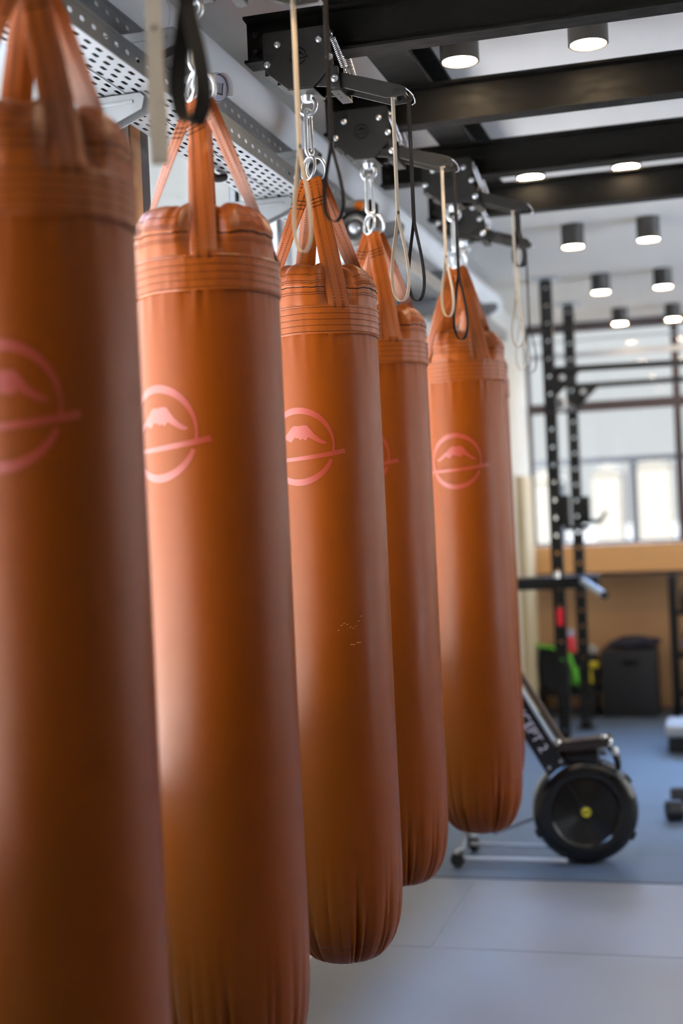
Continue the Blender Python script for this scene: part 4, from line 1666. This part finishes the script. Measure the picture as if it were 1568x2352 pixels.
# bottles and a helmet on the bags
bt = thing('drink_bottle', 'red drink bottle with a pale blue cap between the rack posts', 'bottle', (-1.248, 10.86, 0.506))
b = bmesh.new()
lathe(b, [(0, 0), (0.034, 0.0), (0.036, 0.01), (0.036, 0.10), (0.022, 0.125), (0.02, 0.13), (0, 0.13)], 24)
obj('bottle_body', b, mat('red_bottle', (0.70, 0.02, 0.05), 0.3), bt)
b = bmesh.new()
lathe(b, [(0, 0.131), (0.026, 0.131), (0.026, 0.165), (0.018, 0.175), (0, 0.176)], 24)
obj('cap', b, mat('pale_blue_plastic', (0.42, 0.50, 0.72), 0.35), bt)
blob('folded_towel', mat('grey_towel', (0.34, 0.31, 0.27), 0.9, bump=0.4, bscale=120), 'pale grey towel crumpled on the bag with yellow panels', 'towel', (-1.092, 10.89, 0.519), (0.055, 0.09, 0.040), 9, 0.3)
blob('water_flask', mat('pale_flask', (0.6, 0.62, 0.62), 0.3), 'small pale flask wedged beside the left rack post', 'flask', (-1.305, 10.71, 0.40), (0.022, 0.022, 0.04), 2, 0.02)

# storage shelf at the right, its front post and shelves
sh = thing('storage_shelf', 'black storage shelf at the right edge under the plywood ledge', 'shelf', (-0.455, 10.80, 0.003))
for (x, y) in ((0, 0), (0, 0.24), (1.2, 0), (1.2, 0.24)):
    b = bmesh.new()
    rbox(b, (x - 0.028, y - 0.025, 0), (x + 0.028, y + 0.025, 1.08), 0.004)
    obj('post', b, M_black, sh)
for z in (0.15, 0.45, 0.78):
    b = bmesh.new()
    rbox(b, (0.03, -0.02, z), (1.17, 0.26, z + 0.03), 0.004)
    obj('shelf_board', b, M_black, sh)


def kettlebell(x, y, z, r, m, label):
    k = thing('kettlebell', label, 'kettlebell', (x, y, z), 0, 'kettlebells on the shelf')
    b = bmesh.new()
    lathe(b, [(0, 0), (r * 0.6, 0.0), (r * 0.9, r * 0.4), (r, r * 0.9), (r * 0.85, r * 1.45), (r * 0.4, r * 1.8), (0, r * 1.85)], 28)
    obj('bell', b, m, k)
    b = bmesh.new()
    pts = [(r * 0.75 * cos(a), 0, r * 1.75 + r * 0.75 * sin(a)) for a in [radians(-25 + 230 * j / 18) for j in range(19)]]
    tube(b, pts, r * 0.17, 10)
    obj('handle', b, M_plastic, k)
    return k


M_blue = mat('blue_coating', (0.03, 0.16, 0.50), 0.4)
kettlebell(-0.325, 10.86, 0.484, 0.075, M_blue, 'blue kettlebell on the middle shelf, at the shelf post')
kettlebell(-0.14, 10.88, 0.484, 0.075, M_rubber, 'black kettlebell on the middle shelf, beyond the blue one')
kettlebell(-0.34, 10.86, 0.813, 0.07, M_rubber, 'black kettlebell on the top shelf, at the shelf post')
kettlebell(-0.15, 10.88, 0.813, 0.07, M_rubber, 'black kettlebell on the top shelf, away from the post')
kettlebell(-0.32, 10.86, 0.184, 0.08, M_rubber, 'black kettlebell on the bottom shelf, at the shelf post')

# step bench at the right edge
st = thing('step_platform', 'step platform with a pale grey top and black base at the right edge', 'step platform', (-0.12, 9.38, 0.003))
b = bmesh.new()
rbox(b, (-0.335, -0.17, 0.0), (0.335, 0.17, 0.105), 0.01)
obj('base', b, M_rubber, st)
b = bmesh.new()
rbox(b, (-0.355, -0.20, 0.1055), (0.355, 0.20, 0.185), 0.022, 4)
obj('top', b, mat('grey_step_top', (0.45, 0.48, 0.52), 0.55), st)


# dumbbells at the right edge
def dumbbell(x, y, z, rot, label):
    d = thing('dumbbell', label, 'dumbbell', (x, y, z), rot, 'dumbbells on the rubber floor')
    for s in (-1, 1):
        b = bmesh.new()
        mt = Matrix.Translation((s * 0.10, 0, 0)) @ Matrix.Rotation(radians(90), 4, 'Y') @ Matrix.Rotation(radians(30), 4, 'Z')
        lathe(b, [(0, -0.045), (0.045, -0.045), (0.056, -0.032), (0.056, 0.032), (0.045, 0.045), (0, 0.045)], 6, mt)
        obj('head', b, M_rubber, d, True, 20)
    b = bmesh.new()
    tube(b, [(-0.055, 0, 0), (-0.02, 0, 0), (0.02, 0, 0), (0.055, 0, 0)], [0.014, 0.017, 0.017, 0.014], 14)
    obj('grip', b, M_chrome, d)
    return d


dumbbell(-0.245, 7.28, 0.053, radians(14), 'nearer black hexagonal dumbbell lying on the rubber floor at the right edge')
dumbbell(-0.230, 7.62, 0.053, radians(10), 'farther black hexagonal dumbbell lying on the rubber floor at the right edge')

# ------------------------------------------------------------------ outside, pale with haze
M_bounce = mat('pale_ground', (0.78, 0.80, 0.82), 0.9)
b = bmesh.new()
box(b, (-90, -60, -4.4), (XL - 0.8, YF + 0.8, -4.2))
struct('ground_left', b, mat('paved_ground', (0.36, 0.352, 0.345), 0.9))
b = bmesh.new()
box(b, (XR + 0.8, -60, -4.4), (90, YF + 0.8, -4.2))
struct('ground_right', b, M_bounce)  # unseen ground, made pale to bounce light up to the ceiling
b = bmesh.new()
box(b, (-200, YF + 0.8, -4.4), (200, 500, -4.2))
struct('ground_far', b, mat('grey_ground', (0.0050, 0.0055, 0.0064), 0.9))
M_bld = [mat('haze_grey', (0.0095, 0.010, 0.0106), 0.9), mat('haze_blue', (0.009, 0.010, 0.0115), 0.9), mat('haze_cream', (0.015, 0.015, 0.0145), 0.9)]
BL = [(-20.2, 244, 5, 8, 12.0, 0, 'pale grey building in the haze, left of the window centre'),
      (-12.4, 246, 6, 8, 13.0, 0, 'taller pale grey building in the haze, toward the right'),
      (-30.5, 241, 5, 8, 11.0, 1, 'low bluish building in the haze at the far left of the window')]
for x, y, w, d, h, mi, lab in BL:
    r = thing('building', lab, 'building', (x, y, -4.2), 0, 'hazy buildings outside')
    b = bmesh.new()
    box(b, (-w / 2, -d / 2, 0), (w / 2, d / 2, h))
    obj('walls', b, M_bld[mi], r, False)
    b = bmesh.new()
    prism(b, [(-w / 2 - 0.3, h), (w / 2 + 0.3, h), (0, h + 1.6)], -d / 2 - 0.3, d / 2 + 0.3)
    obj('roof', b, M_bld[(mi + 1) % 3], r, False)
# balcony rail outside the far window
rl = thing('outdoor_railing', 'pale railing outside the far window', 'railing', (0, YF + 1.3, 0))
for z in (2.06,):
    b = bmesh.new()
    box(b, (XL - 1, -0.02, z - 0.025), (XR + 1, 0.02, z + 0.025))
    obj('top_rail', b, mat('pale_grey_paint', (0.055, 0.058, 0.062), 0.6), rl, False)
for k in range(7):
    b = bmesh.new()
    x = -1.95 + 1.13 * k
    box(b, (x - 0.03, -0.03, -4.2), (x + 0.03, 0.03, 2.03))
    obj('post', b, MATS['pale_grey_paint'], rl, False)

# ------------------------------------------------------------------ sky
w = bpy.data.worlds.new('sky')
SC.world = w
w.use_nodes = True
nt = w.node_tree
bg = nt.nodes['Background']
tc = nt.nodes.new('ShaderNodeTexCoord')
sx = nt.nodes.new('ShaderNodeSeparateXYZ')
nt.links.new(tc.outputs['Generated'], sx.inputs[0])


def ramp(sock, lo, hi):
    n = nt.nodes.new('ShaderNodeMapRange')
    n.interpolation_type = 'SMOOTHSTEP'
    n.inputs['From Min'].default_value = lo
    n.inputs['From Max'].default_value = hi
    nt.links.new(sock, n.inputs['Value'])
    return n.outputs['Result']


def blend(fac, a, c):
    n = nt.nodes.new('ShaderNodeMix')
    n.data_type = 'RGBA'
    nt.links.new(fac, n.inputs['Factor'])
    for sock, v in (('A', a), ('B', c)):
        if isinstance(v, tuple):
            n.inputs[sock].default_value = (*v, 1)
        else:
            nt.links.new(v, n.inputs[sock])
    return n.outputs['Result']


neg = nt.nodes.new('ShaderNodeMath')
neg.operation = 'MULTIPLY'
neg.inputs[1].default_value = -1
nt.links.new(sx.outputs['X'], neg.inputs[0])
# hazy white horizon, blue overhead, and the bright side of the sky beyond the left-hand windows
sky = blend(ramp(sx.outputs['Z'], 0.30, 0.58), (0.57, 0.578, 0.592), (3.9, 7.3, 14.3))
sky = blend(ramp(sx.outputs['X'], 0.25, 0.8), sky, (3.0, 2.95, 2.9))
sky = blend(ramp(neg.outputs[0], 0.42, 0.85), sky, (4.5, 4.6, 4.7))
nt.links.new(sky, bg.inputs['Color'])
bg.inputs['Strength'].default_value = 1.0

sun_d = bpy.data.lights.new('sun', 'SUN')
sun_d.energy = 170.0  # added to light the ground outside for bounce onto the ceiling
sun_d.angle = radians(2)
sun_d.color = (1.0, 0.88, 0.72)
sun = bpy.data.objects.new('sun', sun_d)
COL.objects.link(sun)
sun.rotation_euler = Vector((0.0, 0.64, -0.77)).to_track_quat('-Z', 'Y').to_euler()

# ------------------------------------------------------------------ camera
cam_d = bpy.data.cameras.new('camera')
cam = bpy.data.objects.new('camera', cam_d)
COL.objects.link(cam)
SC.camera = cam
cam_d.sensor_fit = 'VERTICAL'
cam_d.sensor_height = 36.0
cam_d.sensor_width = 24.0
cam_d.lens = 3150.0 / 2352.0 * 36.0
yaw, roll, pitch = radians(15.8), radians(2.5), radians(0.35)
Rr = Vector((cos(yaw), sin(yaw), 0))
Fw = Vector((-sin(yaw), cos(yaw), 0))
U = Vector((0, 0, 1))
Fp = Fw * cos(pitch) + U * sin(pitch)
Up = U * cos(pitch) - Fw * sin(pitch)
CR = Rr * cos(roll) - Up * sin(roll)
CU = Rr * sin(roll) + Up * cos(roll)
cam.matrix_world = Matrix(((CR.x, CU.x, -Fp.x, 0), (CR.y, CU.y, -Fp.y, 0), (CR.z, CU.z, -Fp.z, 1.62), (0, 0, 0, 1)))
cam_d.clip_start = 0.05
cam_d.clip_end = 500
cam_d.dof.use_dof = True
cam_d.dof.focus_distance = 3.68
cam_d.dof.aperture_fstop = 1.5

# ------------------------------------------------------------------ colour and sampling
SC.view_settings.view_transform = 'Standard'
SC.view_settings.look = 'None'
SC.view_settings.gamma = 1.0
SC.view_settings.use_curve_mapping = False
SC.view_settings.exposure = 0.45
cy = SC.cycles
cy.use_denoising = True
cy.max_bounces = 6
cy.diffuse_bounces = 3
cy.glossy_bounces = 3
cy.transparent_max_bounces = 10
cy.use_adaptive_sampling = True
cy.adaptive_threshold = 0.03
cy.caustics_reflective = False
cy.caustics_refractive = False
cy.sample_clamp_indirect = 4.0
